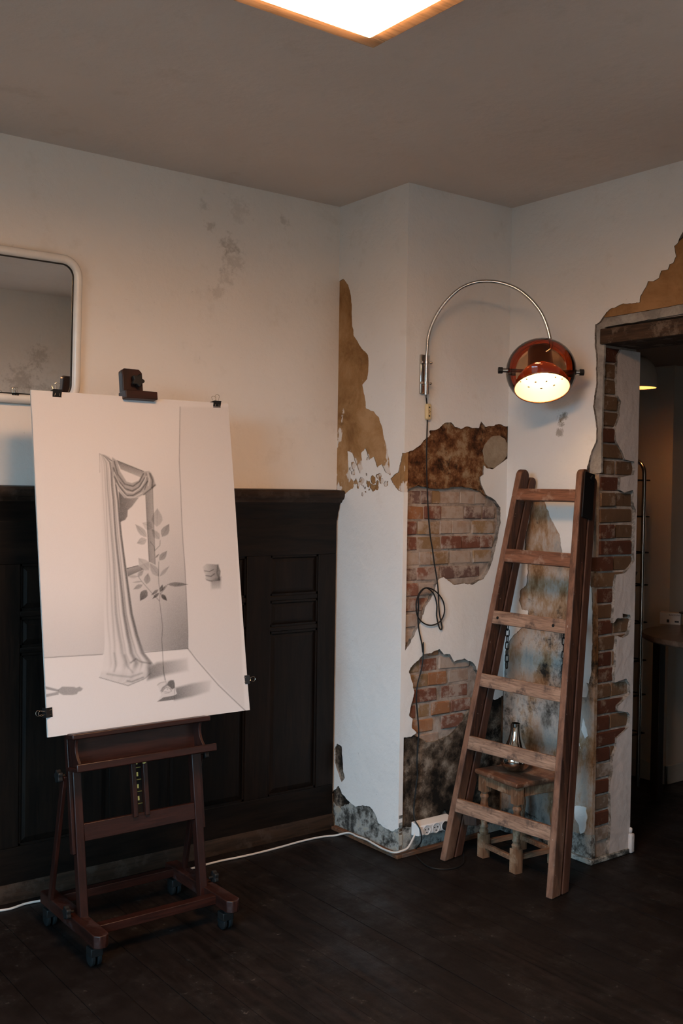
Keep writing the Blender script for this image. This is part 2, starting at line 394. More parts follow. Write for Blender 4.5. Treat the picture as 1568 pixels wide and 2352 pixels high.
for (a0, a1) in ((WY0+.06, ym-.04), (ym+.04, WY1-.06)):
    for (b0, b1) in ((WZ0+.06, 1.85), (1.91, WZ1-.06)):
        MB().box((XL-.107, a0, b0), (XL-.103, a1, b1)).build('pane', M['glass'], win)
MB().box((XL-.08, WY0-.05, WZ0-.03), (XL+.08, WY1+.05, WZ0)).build('window_sill', M['white_paint'], win)

# pier (two faces) and right wall cores
wall_pier = struct('wall_pier', M['mortar'], [((XA+.022, YB+.022, -.03), (XC+.03, Y1+.12, HC)), ((XA+.0055, YB+.0055, -.03), (XA+.022, YB+.022, HC))])
wall_right = struct('wall_right', M['mortar'], [((XC+.022, YD+.03, -.03), (XE, YB+.2, HC)), ((XC+.022, YD2, 2.23), (XE, YD+.03, HC)), ((XC+.022, YBK, -.03), (XE, YD2, HC))])

pxA = lambda L, seed, amp=.004: jag(fA.pxs(L), .006, amp, seed)
pxB = lambda L, seed, amp=.004: jag(fB.pxs(L), .006, amp, seed)
pxC = lambda L, seed, amp=.004: jag(fC.pxs(L), .006, amp, seed)
pxD = lambda L, seed, amp=.003: jag(fD.pxs(L), .006, amp, seed)
# --- pier, side facing the window
A_och = [(760,645),(775,648),(788,640),(800,655),(807,690),(808,740),(812,770),(830,800),(845,815),(846,850),(843,870),(832,885),(835,900),(840,925),(840,938),(858,945),(870,960),(878,985),(882,1010),(890,1035),(893,1060),(897,1092),(886,1086),(876,1066),(866,1074),(858,1050),(848,1056),(838,1030),(830,1040),(832,1078),(826,1088),(816,1062),(808,1040),(798,1036),(800,1075),(806,1098),(814,1108),(806,1122),(788,1138),(758,1130)]
A_och2 = [(897,1100),(905,1090),(914,1085),(920,1060),(924,1038),(940,1038),(940,1133),(916,1128),(904,1114)]
A_left = [(768,1720),(775,1708),(784,1715),(786,1740),(788,1770),(792,1788),(784,1796),(776,1775),(769,1750)]
A_bot = [(758,1825),(777,1805),(785,1822),(800,1840),(815,1852),(835,1850),(850,1853),(862,1870),(868,1890),(890,1905),(900,1910),(920,1900),(930,2030),(750,1990)]
HA = [pxA(A_och, 1, .003), pxA(A_och2, 2), pxA(A_left, 3), pxA(A_bot, 4)]
fr_ = random.Random(12)                                # loose flakes missing from the paint below the ochre area
for i in range(46):
    t_ = fr_.random(); fx = lerp(788, 892, t_)+fr_.uniform(-6, 6); fy = 1128-abs(fr_.gauss(0, 34))-12*math.sin(t_*9); r_ = fr_.uniform(2.0, 7.5)
    HA.append(pxA([(fx+r_*fr_.uniform(.5, 1.1)*math.cos(a_), fy+1.5*r_*fr_.uniform(.5, 1.2)*math.sin(a_)) for a_ in [2*math.pi*j_/8 for j_ in range(8)]], 40+i, .003))
fullA = [(0, 0), (LA, 0), (LA, HC), (0, HC)]
layer('plaster', fA, fullA, HA, 0, .022, M['wall_white'], wall_pier)
grow = lambda poly, k=1.15: [(lerp(sum(p[0] for p in poly)/len(poly), p[0], k), lerp(sum(p[1] for p in poly)/len(poly), p[1], k)) for p in poly]
clipA = lambda poly: [(min(max(p[0], 0), LA), min(max(p[1], .0), HC)) for p in poly]
layer('old_paint', fA, [(0, 1.35), (LA-.0015, 1.35), (LA-.0015, 2.5), (0, 2.5)], [], .0035, .022, M['ochre'], wall_pier)
layer('old_render', fA, [(0, .28), (.1, .28), (.1, .62), (0, .62)], [], .006, .022, M['damp'], wall_pier)
layer('base_render', fA, jag([(0, .0), (LA-.001, .0), (LA-.001, .20), (.42, .21), (.33, .24), (.24, .25), (.16, .20), (.13, .13), (.06, .10), (0, .11)], .008, .008, 8), [], .003, .022, M['base'], wall_pier)
layer('damp_render', fA, [(0, .0), (LA-.0015, .0), (LA-.0015, .34), (0, .34)], [], .008, .022, M['damp'], wall_pier)
# --- pier, front face with bricks
B1 = [(890,1042),(930,1040),(950,1032),(962,1025),(975,1010),(988,1000),(985,990),(1005,985),(1020,972),(1035,970),(1045,980),(1060,985),(1072,978),(1085,984),(1100,982),(1104,968),(1115,980),(1130,978),(1145,974),(1168,980),(1190,985),(1190,1035),(1168,1050),(1150,1065),(1130,1078),(1118,1076),(1112,1070),(1110,1090),(1102,1095),(1104,1112),(1115,1135),(1138,1150),(1148,1165),(1149,1200),(1140,1250),(1130,1290),(1122,1310),(1110,1330),(1085,1342),(1065,1340),(1045,1343),(1030,1335),(1018,1325),(1008,1330),(1000,1345),(995,1365),(985,1380),(975,1400),(965,1430),(945,1470),(930,1495),(918,1508),(890,1508)]
B2 = [(939,1545),(942,1534),(963,1513),(972,1503),(989,1500),(1008,1490),(1019,1502),(1033,1503),(1042,1519),(1066,1513),(1088,1524),(1105,1560),(1112,1600),(1118,1604),(1135,1608),(1156,1598),(1190,1598),(1190,2000),(880,2040),(880,1700),(916,1698),(922,1695),(945,1692),(957,1683),(945,1672),(947,1651),(939,1642),(945,1616),(951,1592),(947,1569),(941,1551)]
HB = [pxB(B1, 11), pxB(B2, 12)]
LB = XC-XA
layer('plaster', fB, [(.0006, 0), (LB, 0), (LB, HC), (.0006, HC)], HB, 0, .026, M['wall_white'], wall_pier)
clipB = lambda poly: [(min(max(p[0], .004), LB), max(p[1], 0)) for p in poly]
layer('rust_render', fB, clipB(pxB([(900,1030),(985,975),(1030,960),(1100,955),(1190,965),(1190,1060),(1130,1085),(1120,1140),(1104,1128),(1085,1121),(1060,1116),(1030,1121),(1000,1123),(982,1119),(962,1114),(935,1126),(918,1138),(900,1138)], 13)), [], .006, .026, M['rust'], wall_pier)
layer('filler_patch', fB, pxB([(1110,1035),(1115,1020),(1130,1003),(1148,1000),(1160,1008),(1166,1020),(1167,1045),(1150,1064),(1135,1075),(1122,1074),(1114,1060)], 14, .002), [], .002, .02, M['blob'], wall_pier)
layer('damp_render', fB, clipB(pxB([(890,1690),(945,1690),(960,1692),(985,1706),(1010,1702),(1040,1690),(1058,1668),(1090,1620),(1190,1585),(1190,1895),(1100,1872),(1040,1884),(1025,1860),(1000,1888),(970,1885),(955,1895),(945,1908),(890,1915)], 15)), [], .008, .026, M['damp'], wall_pier)
layer('base_render', fB, clipB(pxB([(890,1905),(945,1900),(1000,1880),(1040,1876),(1100,1866),(1190,1888),(1190,2000),(880,2040)], 16)), [], .003, .026, M['base'], wall_pier)
ZJ = lambda y, x=960: fB.px(x, y)[1]
zj0 = ZJ(1160.2); dz = (zj0-ZJ(1160.2+35.3*14))/14
rows = {0: '200-390p 395-490p 500-570y 575-765w 770-910w 915-1010w', 1: '120-415o 425-580r 590-800w 810-970p 985-1095p', 2: '190-345r 360-470y 485-570y 575-680w 690-865w 885-1090y',
        3: '180-350r 360-580y 590-780r 785-960r 965-1075r', 4: '160-370w 375-480w 485-655y 675-870w 890-1060y', 5: '140-350p 355-560r 575-960p', 6: '160-365r 370-520w', 7: '145-480r', 8: '150-400w', 9: '160-360w'}
for k, row in rows.items():
    for tok in row.split():
        a, b = tok[:-1].split('-'); zt = zj0 - (k-1)*dz
        y = 1160 + 35.3*(k-.5)
        s0 = fB.px(880+int(a)/4.2, y)[0]; s1 = fB.px(880+int(b)/4.2, y)[0]
        brick(fB, max(s0, .004), s1, zt-dz+.005, zt-.005, .0155+rng.uniform(-.003, .005), 'brick_'+tok[-1], wall_pier, .09)
rows = {9: '850-925o 935-1000r', 10: '700-780y 785-920r 935-1170w', 11: '715-845y 850-990o 1015-1165w', 12: '715-915r 955-1160r', 13: '690-752r 775-860y 875-1015o 1030-1180r', 14: '705-885o 955-1120r', 15: '760-930w'}
for k, row in rows.items():
    for tok in row.split():
        a, b = tok[:-1].split('-'); zt = zj0 - (k-1+1)*dz
        y = 1160 + 35.3*(k+.5)
        s0 = fB.px(740+int(a)/3.409, y)[0]; s1 = fB.px(740+int(b)/3.409, y)[0]
        brick(fB, max(s0, .004), s1, zt-dz+.005, zt-.005, .0155+rng.uniform(-.003, .005), 'brick_'+tok[-1], wall_pier, .09)
# --- right wall: white plaster broken away round the doorway and behind the ladder
C1 = [(1222,1150),(1250,1152),(1262,1185),(1272,1205),(1285,1230),(1290,1268),(1302,1290),(1318,1310),(1325,1400),(1322,1500),(1327,1563),(1340,1568),(1351,1571),(1380,1571),(1380,2060),(1130,2020),(1130,1560),(1158,1555),(1160,1500),(1165,1480),(1178,1460),(1205,1437),(1212,1420),(1212,1402),(1198,1400),(1192,1380),(1195,1355),(1208,1345),(1210,1330),(1212,1300),(1205,1260),(1207,1230),(1215,1190)]
C2 = [(1600,480),(1568,530),(1561,545),(1555,560),(1548,565),(1552,590),(1545,605),(1537,608),(1533,620),(1518,622),(1513,640),(1500,645),(1487,646),(1482,660),(1470,680),(1468,695),(1450,697),(1430,697),(1415,705),(1400,710),(1390,720),(1384,728),(1375,740),(1366,745),(1365,778),(1369,831),(1369,882),(1362,933),(1369,980),(1368,1013),(1357,1038),(1348,1071),(1345,1090),(1352,1130),(1356,1180),(1358,1240),(1352,1275),(1345,1283),(1344,1325),(1358,1350),(1360,1400),(1359,1496),(1357,1545),(1351,1571),(1348,1700),(1345,2030)]
sx = YB-YD2
polyC2 = jag(fC.pxs(C2), .006, .003, 21, False) + [(sx, -.05), (sx, 2.3), (sx, 2.62)]
LCW = YB-YBK
layer('plaster', fC, [(0, 0), (LCW, 0), (LCW, HC), (0, HC)], [pxC(C1, 22), polyC2], 0, .022, M['wall_white'], wall_right)
sD = YB-YD
layer('mouldy_render', fC, [(0, 0), (sD-.004, 0), (sD-.004, .9), (sD-.03, 1.5), (0, 1.5)], [], .004, .022, M['mould'], wall_right)
layer('paint_flake', fC, pxC([(1315,1853),(1330,1850),(1345,1855),(1347,1880),(1342,1910),(1333,1918),(1328,1895),(1320,1880)], 24, .003), [], .0005, .005, M['wall_white'], wall_right)
layer('paint_flake', fC, pxC([(1338,1650),(1350,1690),(1343,1696),(1334,1675)], 25, .003), [], .0005, .005, M['wall_white'], wall_right)
layer('paint_flake', fC, pxC([(1330,1560),(1344,1563),(1350,1585),(1346,1602),(1334,1600),(1328,1580)], 26, .003), [], .0005, .005, M['wall_white'], wall_right)
layer('base_render', fC, jag([(0, 0), (sD, 0), (sD, .12), (.3, .09), (.12, .13), (0, .1)], .01, .006, 27), [], -.003, .022, M['base'], wall_right)
ob = fC.pxs([(1384,729),(1430,722),(1520,706),(1600,691)])
layer('ochre_paint', fC, jag([ob[0], ob[1], ob[2], ob[3], (sx, 2.32), (sx, 2.66), (YB-2.2, 2.66), (YB-2.6, 2.4), fC.px(1380, 715)], .008, .002, 28), [], .004, .022, M['ochre_door'], wall_right)
gb = fC.pxs([(1600,691),(1520,706),(1430,722),(1384,727),(1352,735),(1350,1090),(1376,1085),(1377,1000),(1379,900),(1383,800),(1384,751),(1522,727),(1600,712)])
layer('cut_plaster_edge', fC, jag([(sx, 2.32)]+gb+[(sx, 2.24)], .008, .003, 29), [], .011, .022, M['band'], wall_right)
# --- end of the right wall (door jamb): brick courses with plaster on the far half
wall_jamb = struct('wall_jamb', M['mortar'], [((XC+.016, YD+.0135, -.03), (XE-.004, YD+.06, ZL+.07))])
zj = fD.px(1395, 1130)[1]; dzj = (zj-fD.px(1395, 1570)[1])/12
TH = XE-XC; k = -16; ci = 0
cols = 'dbdbdddbdbbddbbd'
for k in range(-18, 34):
    zt = zj-k*dzj
    if zt > ZL-.005 or zt-dzj < .02: continue
    j = rng.uniform(-.004, .004)
    zone = 'brick_g' if zt < .45 and rng.random() < .7 else None
    sl = -.001 if k in (4, 5) else .019; bdp = .028 if k in (4, 5) else .10
    if k % 2:
        brick(fD, sl+j, TH-.018+j, zt-dzj+.005, zt-.004, .006+rng.uniform(-.003, .004), zone or ('brick_b' if rng.random() < .5 else 'brick_d'), wall_jamb, bdp)
    else:
        brick(fD, sl+j, .112+j, zt-dzj+.005, zt-.004, .006+rng.uniform(-.003, .004), zone or ('brick_d' if rng.random() < .6 else 'brick_b'), wall_jamb, bdp)
        brick(fD, .122+j, TH-.012, zt-dzj+.005, zt-.004, .006+rng.uniform(0, .005), zone or 'brick_b', wall_jamb, .10)
JP = [(1425,798),(1422,806),(1415,819),(1415,890),(1416,908),(1424,923),(1420,944),(1421,954),(1413,977),(1412,1013),(1425,1036),(1433,1056),(1453,1060),(1456,1076),(1453,1090),(1423,1097),(1421,1125),(1432,1131),(1451,1125),(1453,1133),(1453,1161),(1458,1171),(1456,1212),(1455,1229),(1453,1271),(1454,1288),(1447,1301),(1432,1316),(1413,1320),(1410,1333),(1411,1375),(1408,1390),(1406,1431),(1415,1420),(1427,1418),(1427,1409),(1444,1412),(1448,1424),(1440,1458),(1427,1465),(1415,1460),(1412,1497),(1412,1528),(1408,1548),(1410,1567),(1425,1562),(1436,1558),(1444,1573),(1445,1593),(1430,1608),(1417,1622),(1417,1633),(1439,1635),(1445,1642),(1442,1670),(1426,1684),(1413,1695),(1413,1717),(1405,1739),(1405,1772),(1400,1794),(1399,1832),(1401,1860),(1400,1905),(1397,1938),(1395,1955),(1398,1975)]
pj = jag(fD.pxs(JP), .005, .002, 31, False)
TOPZ = ZL-.012
def clampj(L): return [(min(p[0], TH-.0005), min(max(p[1], .012), TOPZ)) for p in L]
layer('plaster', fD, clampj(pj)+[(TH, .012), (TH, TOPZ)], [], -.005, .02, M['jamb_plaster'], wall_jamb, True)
mb = MB(); mb.box((XE-.01, YD-.02, 0), (XE+.018, YD+.12, .085)); mb.box((XE-.006, YD-.014, .085), (XE+.012, YD+.12, .11)); mb.build('plinth_block', M['jamb_plaster'], wall_jamb, bevel=.008)
M['lintel'] = wood('old_lintel_timber', (.018, .009, .005), (.085, .045, .022), 1, .85, wear=(.16, .12, .09))
lin = MB(); lin.box((XC-.004, YD2-.1, ZL), (XE-.002, YD+.01, 2.218)); trim_lintel = tag(lin.build('trim_lintel', M['lintel'], bevel=.004), kind='structure')
# ---------------------------------------------------------------- next room
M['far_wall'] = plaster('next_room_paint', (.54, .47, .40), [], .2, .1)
struct('wall_far_side', M['far_wall'], [((4.70, 3.33, 0), (6.2, 4.4, 2.24))])
struct('wall_far_end', M['far_wall'], [((3.44, 3.45, -.03), (XE, 4.4, HC)), ((XE, 4.28, 0), (4.70, 4.4, 2.24))])
struct('wall_far_right', M['far_wall'], [((6.2, .2, 0), (6.3, 4.4, 2.24)), ((XE, .1, 0), (6.3, .2, 2.24))])
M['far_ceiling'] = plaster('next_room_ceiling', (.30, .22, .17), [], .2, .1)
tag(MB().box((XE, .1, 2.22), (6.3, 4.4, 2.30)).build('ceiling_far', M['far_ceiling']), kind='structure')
bb = MB(); bb.box((4.686, 3.316, 0), (4.70, 4.28, .10)); bb.box((4.686, 3.316, 0), (6.2, 3.33, .10))
tag(bb.build('baseboard_far', plain('baseboard_paint', (.42, .40, .36), .5), bevel=.003), kind='structure')

# ---------------------------------------------------------------- wainscot on the left wall
M['wains'] = wood('black_brown_wainscot', (.0025, .0018, .0014), (.012, .0068, .0042), 2, .5, .8, spec=.22, co='world')
M['wainsx'] = wood('black_brown_rail', (.0025, .0018, .0014), (.012, .0068, .0042), 0, .5, .8, spec=.22, co='world')
M['wainscap'] = wood('worn_wainscot_cap', (.010, .006, .0036), (.038, .021, .012), 0, .6, .8, (.045, .032, .024), spec=.25, co='world')
wa = empty('trim_wainscot', (1.0, Y1-.02, 0), kind='structure')
X0, X1 = XL, XAW-.012
def molding(name, prof, x0, x1, y, mat, parent):      # prof: (depth from wall, z) outline
    n = len(prof); mb = MB(); mb.add([(x, y-d, z) for x in (x0, x1) for d, z in prof], [tuple(range(n)), tuple(range(n, 2*n))[::-1]]+[(i, (i+1)%n, (i+1)%n+n, i+n) for i in range(n)])
    return mb.build(name, mat, parent, smooth=True, angle=35)
molding('cap', [(0,1.54),(.062,1.536),(.070,1.528),(.070,1.510),(.064,1.498),(.052,1.490),(.048,1.482),(0,1.482)], X0, X1+.012, Y1, M['wainscap'], wa)
molding('cornice_moulding', [(0,1.482),(.046,1.482),(.040,1.470),(.038,1.455),(.030,1.440),(.028,1.420),(.024,1.405),(0,1.405)], X0, X1+.004, Y1, M['wainsx'], wa)
BK = .010
MB().box((X0, Y1-BK, 0), (X1, Y1, 1.41)).build('backboard', M['wains'], wa)
def rail(z0, z1): MB().box((X0, Y1-.026, z0), (X1, Y1-BK, z1)).build('rail', M['wainsx'], wa, bevel=.002)
rail(1.25, 1.41); rail(.06, .20)
panels = [(2.468, 2.722), (1.98, 2.346), (1.366, 1.726), (.78, 1.22), (.20, .64), (-.38, .06), (-.96, -.52)]
edges = [X1]+[e for p in panels for e in (p[1], p[0])]+[X0]
for i in range(0, len(edges), 2): MB().box((edges[i+1], Y1-.026, .20), (edges[i], Y1-BK, 1.25)).build('stile', M['wains'], wa, bevel=.002)
for (a, b) in panels:
    MB().box((a, Y1-.022, 1.052), (b, Y1-BK, 1.075)).build('muntin', M['wainsx'], wa, bevel=.004)
    MB().box((a, Y1-.022, .918), (b, Y1-BK, .94)).build('muntin', M['wainsx'], wa, bevel=.004)
    for (z0, z1) in ((1.075, 1.25), (.94, 1.052), (.20, .918)):
        g = .018
        MB().add([(a+g*.3, Y1-BK, z0+g*.3), (b-g*.3, Y1-BK, z0+g*.3), (b-g*.3, Y1-BK, z1-g*.3), (a+g*.3, Y1-BK, z1-g*.3), (a+g*1.6, Y1-.017, z0+g*1.6), (b-g*1.6, Y1-.017, z0+g*1.6), (b-g*1.6, Y1-.017, z1-g*1.6), (a+g*1.6, Y1-.017, z1-g*1.6)],
                 [(4,5,6,7),(0,1,5,4),(1,2,6,5),(2,3,7,6),(3,0,4,7)]).build('panel', M['wains'], wa)
        mb = MB()
        for q in (((a,z0),(b,z0+.009)),((a,z1-.009),(b,z1)),((a,z0),(a+.009,z1)),((b-.009,z0),(b,z1))): mb.box((q[0][0], Y1-.021, q[0][1]), (q[1][0], Y1-BK, q[1][1]))
        mb.build('bead', M['wains'], wa)
molding('skirting', [(0,0),(.036,0),(.036,.045),(.030,.058),(.026,.066),(0,.066)], X0, X1, Y1, M['wainscap'], wa)
# worn timber strip round the foot of the pier
M['strip'] = wood('brown_floor_strip', (.07, .032, .016), (.19, .09, .045), 0, .8, wear=(.10, .08, .07))
sb = MB(); sb.box((XA-.022, YB-.022, 0), (XA+.004, Y1-.045, .017)); sb.box((XA+.004, YB-.022, 0), (XC-.13, YB+.003, .017))
tag(sb.build('baseboard_pier', M['strip'], bevel=.003), kind='structure')
sb = MB(); sb.box((XC-.018, YD-.014, 0), (XC+.006, YB-.35, .022)); sb.box((XC+.006, YD-.014, 0), (XE-.012, YD+.004, .022))
tag(sb.build('baseboard_jamb', M['base'], bevel=.004), kind='structure')

# ================================================================ OBJECTS
M['chrome'] = plain('worn_chrome', (.55, .53, .50), .18, 1.0, var=.08)
M['black'] = plain('black_plastic', (.010, .010, .010), .5, spec=.3)
M['steel'] = plain('bright_wire', (.62, .58, .50), .25, 1.0)
M['brass'] = plain('brass_plate', (.62, .60, .22), .35, 1.0)
M['rubber'] = plain('black_rubber', (.007, .009, .010), .7, spec=.25)
M['iron'] = plain('black_iron', (.012, .011, .011), .5, .6)

# ---------------------------------------------------------------- easel
mah = ((.013, .0035, .0024), (.036, .0095, .006))
M['mah0'] = wood('mahogany_stain_across', *mah, 0, .42); M['mah1'] = wood('mahogany_stain_deep', *mah, 1, .45, wear=(.045, .027, .026)); M['mah2'] = wood('mahogany_stain_upright', *mah, 2, .42)
LEAN = math.radians(8.9); sL, cL = math.sin(LEAN), math.cos(LEAN)
ZR = .118                                             # top of the wheeled runners
PB = ground(205, 2098, ZR); EY = PB.y
def E(x, h, d=0.0): return Vector((x, EY+h*sL-d*cL, ZR+h*cL+d*sL))
exL, exR = 1.393, 1.842; exM = (exL+exR)/2
ea = empty('easel', (exM, EY+.15, 0), 'tall reddish-brown wooden studio easel on casters holding the pencil drawing', 'easel')
vE = Vector((0, sL, cL)); nE = Vector((0, -cL, sL)); xE = Vector((1, 0, 0))
rf, rb = 3.045, 3.515
for x, out in ((exL-.012, -1), (exR+.026, 1)):
    w = .026
    pl = [(-w, rb), (-w, rf+.016), (-w+.016, rf), (w-.016, rf), (w, rf+.016), (w, rb)]
    MB().prism(pl, (x, 0, ZR-.042), (1, 0, 0), (0, 1, 0), .042).build('runner', M['mah1'], ea, bevel=.003)
    for y in (rf+.055, rb-.04):
        ca = empty('caster', (x, y, 0)); ca.parent = ea; ca.location = Vector((x, y, 0))-WORLD[ea]
        for sx_ in (-.011, .011): MB().lathe([(.006,-.007),(.022,-.007),(.026,-.004),(.026,.004),(.022,.007),(.006,.007)], (x+sx_, y+.012, .026), (1, 0, 0), 20).build('wheel', M['rubber'], ca, smooth=True)
        hb = MB().box((x-.021, y-.012, .034), (x+.021, y+.03, .062)); hb.lathe([(.010, 0), (.010, .02), (.018, .02), (.018, ZR-.104)], (x, y, .058), (0, 0, 1), 12); hb.build('housing', M['black'], ca, bevel=.004)
for x, s in ((exL, -1), (exR, 1)):
    MB().beam(E(x, -.045), E(x, .72), .030, .032, (1, 0, 0)).build('post', M['mah2'], ea, bevel=.003)
    MB().beam(E(x+s*.021, .20, -.004), E(x+s*.021, .60, -.004), .012, .024, (1, 0, 0)).build('post_cheek', M['mah2'], ea, bevel=.002)
    p0 = Vector((x+s*.034, rb-.09, ZR)); p1 = E(x+s*.034, .46, -.012)
    MB().beam(p0, p1, .014, .026, (1, 0, 0)).build('back_strut', M['mah2'], ea, bevel=.002)
    for h, dd in ((.02, 0.0), (.46, -.012)):
        kn = MB(); c0 = E(x+s*.030, h, dd); kn.lathe([(.005, 0), (.005, .018)], c0, (s, 0, 0), 10)
        st = [(.020*(1+.16*math.cos(5*a)), a) for a in [2*math.pi*i/30 for i in range(30)]]
        kn.prism([(r*math.cos(a), r*math.sin(a)) for r, a in st], c0+Vector((s*.016 if s > 0 else -.032, 0, 0)), (0, 1, 0), (0, 0, 1), .016)
        kn.build('knob', M['black'], ea, bevel=.002)
    MB().lathe([(.0005, 0), (.005, 0), (.005, .002), (.003, .004), (.0005, .0045)], E(x-.0155, .25), (-1, 0, 0), 12).build('bolt_head', M['steel'], ea, smooth=True)
MB().beam((exL+.0, rb-.055, ZR-.020), (exR+.01, rb-.055, ZR-.020), .030, .030, (0, 1, 0)).build('base_crossbar', M['mah0'], ea, bevel=.002)
MB().beam((exL+.0, rf+.105, ZR-.020), (exR+.01, rf+.105, ZR-.020), .034, .030, (0, 1, 0)).build('base_crossbar', M['mah0'], ea, bevel=.002)
MB().beam(E(exL+.015, .266, .003), E(exR-.015, .266, .003), .020, .058, tuple(nE)).build('crossbar', M['mah0'], ea, bevel=.002)
for dx in (-.022, .022): MB().beam(E(exM+dx, .285, .012), E(exM+dx, .60, .012), .017, .022, (1, 0, 0)).build('mast_rail', M['mah2'], ea, bevel=.002)
rt = MB().beam(E(exM, .28, .004), E(exM, .60, .004), .024, .003, (1, 0, 0)).build('ratchet', M['iron'], ea)
for i in range(6):
    h = .345+i*.041
    MB().box((-.0035, -.001, -.008), (.0035, .001, .008))
    t = MB().beam(E(exM-.004, h-.007, .008), E(exM-.004, h+.007, .008), .006, .003, (1, 0, 0)); t.beam(E(exM-.008, h-.018, .008), E(exM+.010, h-.018, .008), .003, .003, (0, 1, 0)); t.build('tooth', M['brass'], rt)
# tray that carries the sheet: ledge, back board, lower lip, curved ends
hl = .600                                             # height of the ledge along the posts
tl, tr_ = exM-.262, exM+.258
MB().beam(E(tl, hl-.010, .050), E(tr_, hl-.010, .050), .070, .019, tuple(nE)).build('ledge', M['mah0'], ea, bevel=.004)
MB().beam(E(tl+.012, hl-.064, .026), E(tr_-.012, hl-.064, .026), .012, .090, tuple(nE)).build('tray_back', M['mah0'], ea, bevel=.002)
MB().beam(E(tl, hl-.118, .062), E(tr_+.004, hl-.118, .062), .086, .012, tuple(nE)).build('tray_floor', M['mah0'], ea, bevel=.002)
MB().beam(E(tl, hl-.110, .104), E(tr_+.004, hl-.110, .104), .010, .026, tuple(nE)).build('tray_lip', M['mah0'], ea, bevel=.003)
arc = [(.030, -.020), (.082, -.020)]+[(.082+.020*t*t*t+.0*t, -.020-.088*t) for t in (.2, .4, .6, .8, 1.0)]+[(.030, -.112)]
arc = [(.030, -.020), (.078, -.020), (.070, -.040), (.070, -.060), (.078, -.080), (.092, -.096), (.098, -.110), (.030, -.112)]
for x in (tl+.022, tr_-.034): MB().prism(arc, E(x, hl, 0), nE, vE, .010).build('tray_end', M['mah2'], ea, bevel=.001)
MB().lathe([(.004, 0), (.004, .02), (.008, .022), (.008, .028)], E(exM+.006, hl-.128, .02), tuple(nE), 10).build('catch', M['brass'], ea)
# drawing sheet plane
PD = .036                                             # sheet sits this far in front of the posts
def onsheet(x, y): 
    q = onplane(x, y, nE, E(0, 0, PD)) - E(0, 0, PD); return (q.x, q.dot(vE))
cs = [onsheet(*q) for q in ((75, 893), (527, 930), (568, 1635), (105, 1690))]
sx0, sx1 = (cs[0][0]+cs[3][0])/2, (cs[1][0]+cs[2][0])/2; sh0, sh1 = (cs[2][1]+cs[3][1])/2, (cs[0][1]+cs[1][1])/2
# top clamp
MB().beam(E(exM, .55, -.012), E(exM, sh1-.01, -.012), .046, .020, (1, 0, 0)).build('mast', M['mah2'], ea, bevel=.002)
hc = sh1
cx0 = onsheet(283, 880)[0]-.004
cl = MB(); pr = [(0, 0), (.080, 0), (.080, .075), (.068, .088), (.010, .088), (0, .080)]
cl.prism(pr, E(cx0, hc+.016, PD-.030), xE, vE, .034); cl.build('clamp_block', M['mah2'], ea, bevel=.004)
MB().beam(E(cx0-.004, hc+.003, PD+.002), E(cx0+.122, hc+.003, PD+.002), .062, .030, tuple(nE)).build('clamp_ledge', M['mah0'], ea, bevel=.003)
kc = E(cx0+.050, hc+.056, PD); kn = MB().lathe([(.014, 0), (.010, .006), (.008, .018)], kc, tuple(nE), 16)
st = [(.021*(1+.20*math.cos(5*a+.5)), a) for a in [2*math.pi*i/40 for i in range(40)]]
kn.prism([(r*math.cos(a), r*math.sin(a)) for r, a in st], kc+nE*.014, xE, vE, -.018 if xE.cross(vE).dot(nE) < 0 else .018)
kn.build('clamp_knob', M['black'], ea, bevel=.003)

# ---------------------------------------------------------------- the drawing (graphite on a sheet, drawn as point colours)
dr = empty('drawing', E((sx0+sx1)/2, sh0, PD), 'large pencil drawing of a draped curtain, leaves and an eye fragment on easel', 'drawing')
NU, NV = 330, 500
uu = np.linspace(sx0, sx1, NU); hh = np.linspace(sh0, sh1, NV)
UX, HH = np.meshgrid(uu, hh)
def sheet_d(X_, H_):   # the sheet bulges a few millimetres along its free right edge
    u = (X_-sx0)/(sx1-sx0); w = (H_-sh0)/(sh1-sh0)
    return PD + .0012 + .0012*(1+np.sin(w*9.0+1.0))*np.clip(u-.6, 0, 1)/.4 + .003*np.exp(-((u-1)/.08)**2)*np.exp(-((w-.0)/.06)**2)
DD = sheet_d(UX, HH)
VX = UX.ravel(); VY = (EY+HH*sL-PD*cL).ravel(); VZ = (ZR+HH*cL+PD*sL).ravel()
dx, dy, dz_ = VX-O.x, VY-O.y, VZ-O.z
zc = dx*cF.x+dy*cF.y+dz_*cF.z
PX = W/2+FPX*(dx*cR.x+dy*cR.y+dz_*cR.z)/zc; PY = H/2-FPX*(dx*cU.x+dy*cU.y+dz_*cU.z)/zc   # photo coordinates of each sheet point, used to lay out the pencil marks
T = np.zeros_like(PX)                                  # graphite darkness 0..1
rs = np.random.RandomState(3)
def sst(x): x = np.clip(x, 0, 1); return x*x*(3-2*x)
def bb(L, m):
    L = np.array(L, float); return np.where((PX > L[:,0].min()-m) & (PX < L[:,0].max()+m) & (PY > L[:,1].min()-m) & (PY < L[:,1].max()+m))[0]
def segd(ix, L, closed):
    d = np.full(len(ix), 1e9); n = len(L); x, y = PX[ix], PY[ix]; tt = np.zeros(len(ix))
    for i in range(n if closed else n-1):
        (ax, ay), (bx, by) = L[i], L[(i+1) % n]; ex, ey = bx-ax, by-ay
        t = np.clip(((x-ax)*ex+(y-ay)*ey)/(ex*ex+ey*ey+1e-9), 0, 1); q = np.hypot(x-ax-t*ex, y-ay-t*ey)
        m = q < d; d = np.where(m, q, d); tt = np.where(m, (i+t)/max(1, n-1), tt)
    return d, tt
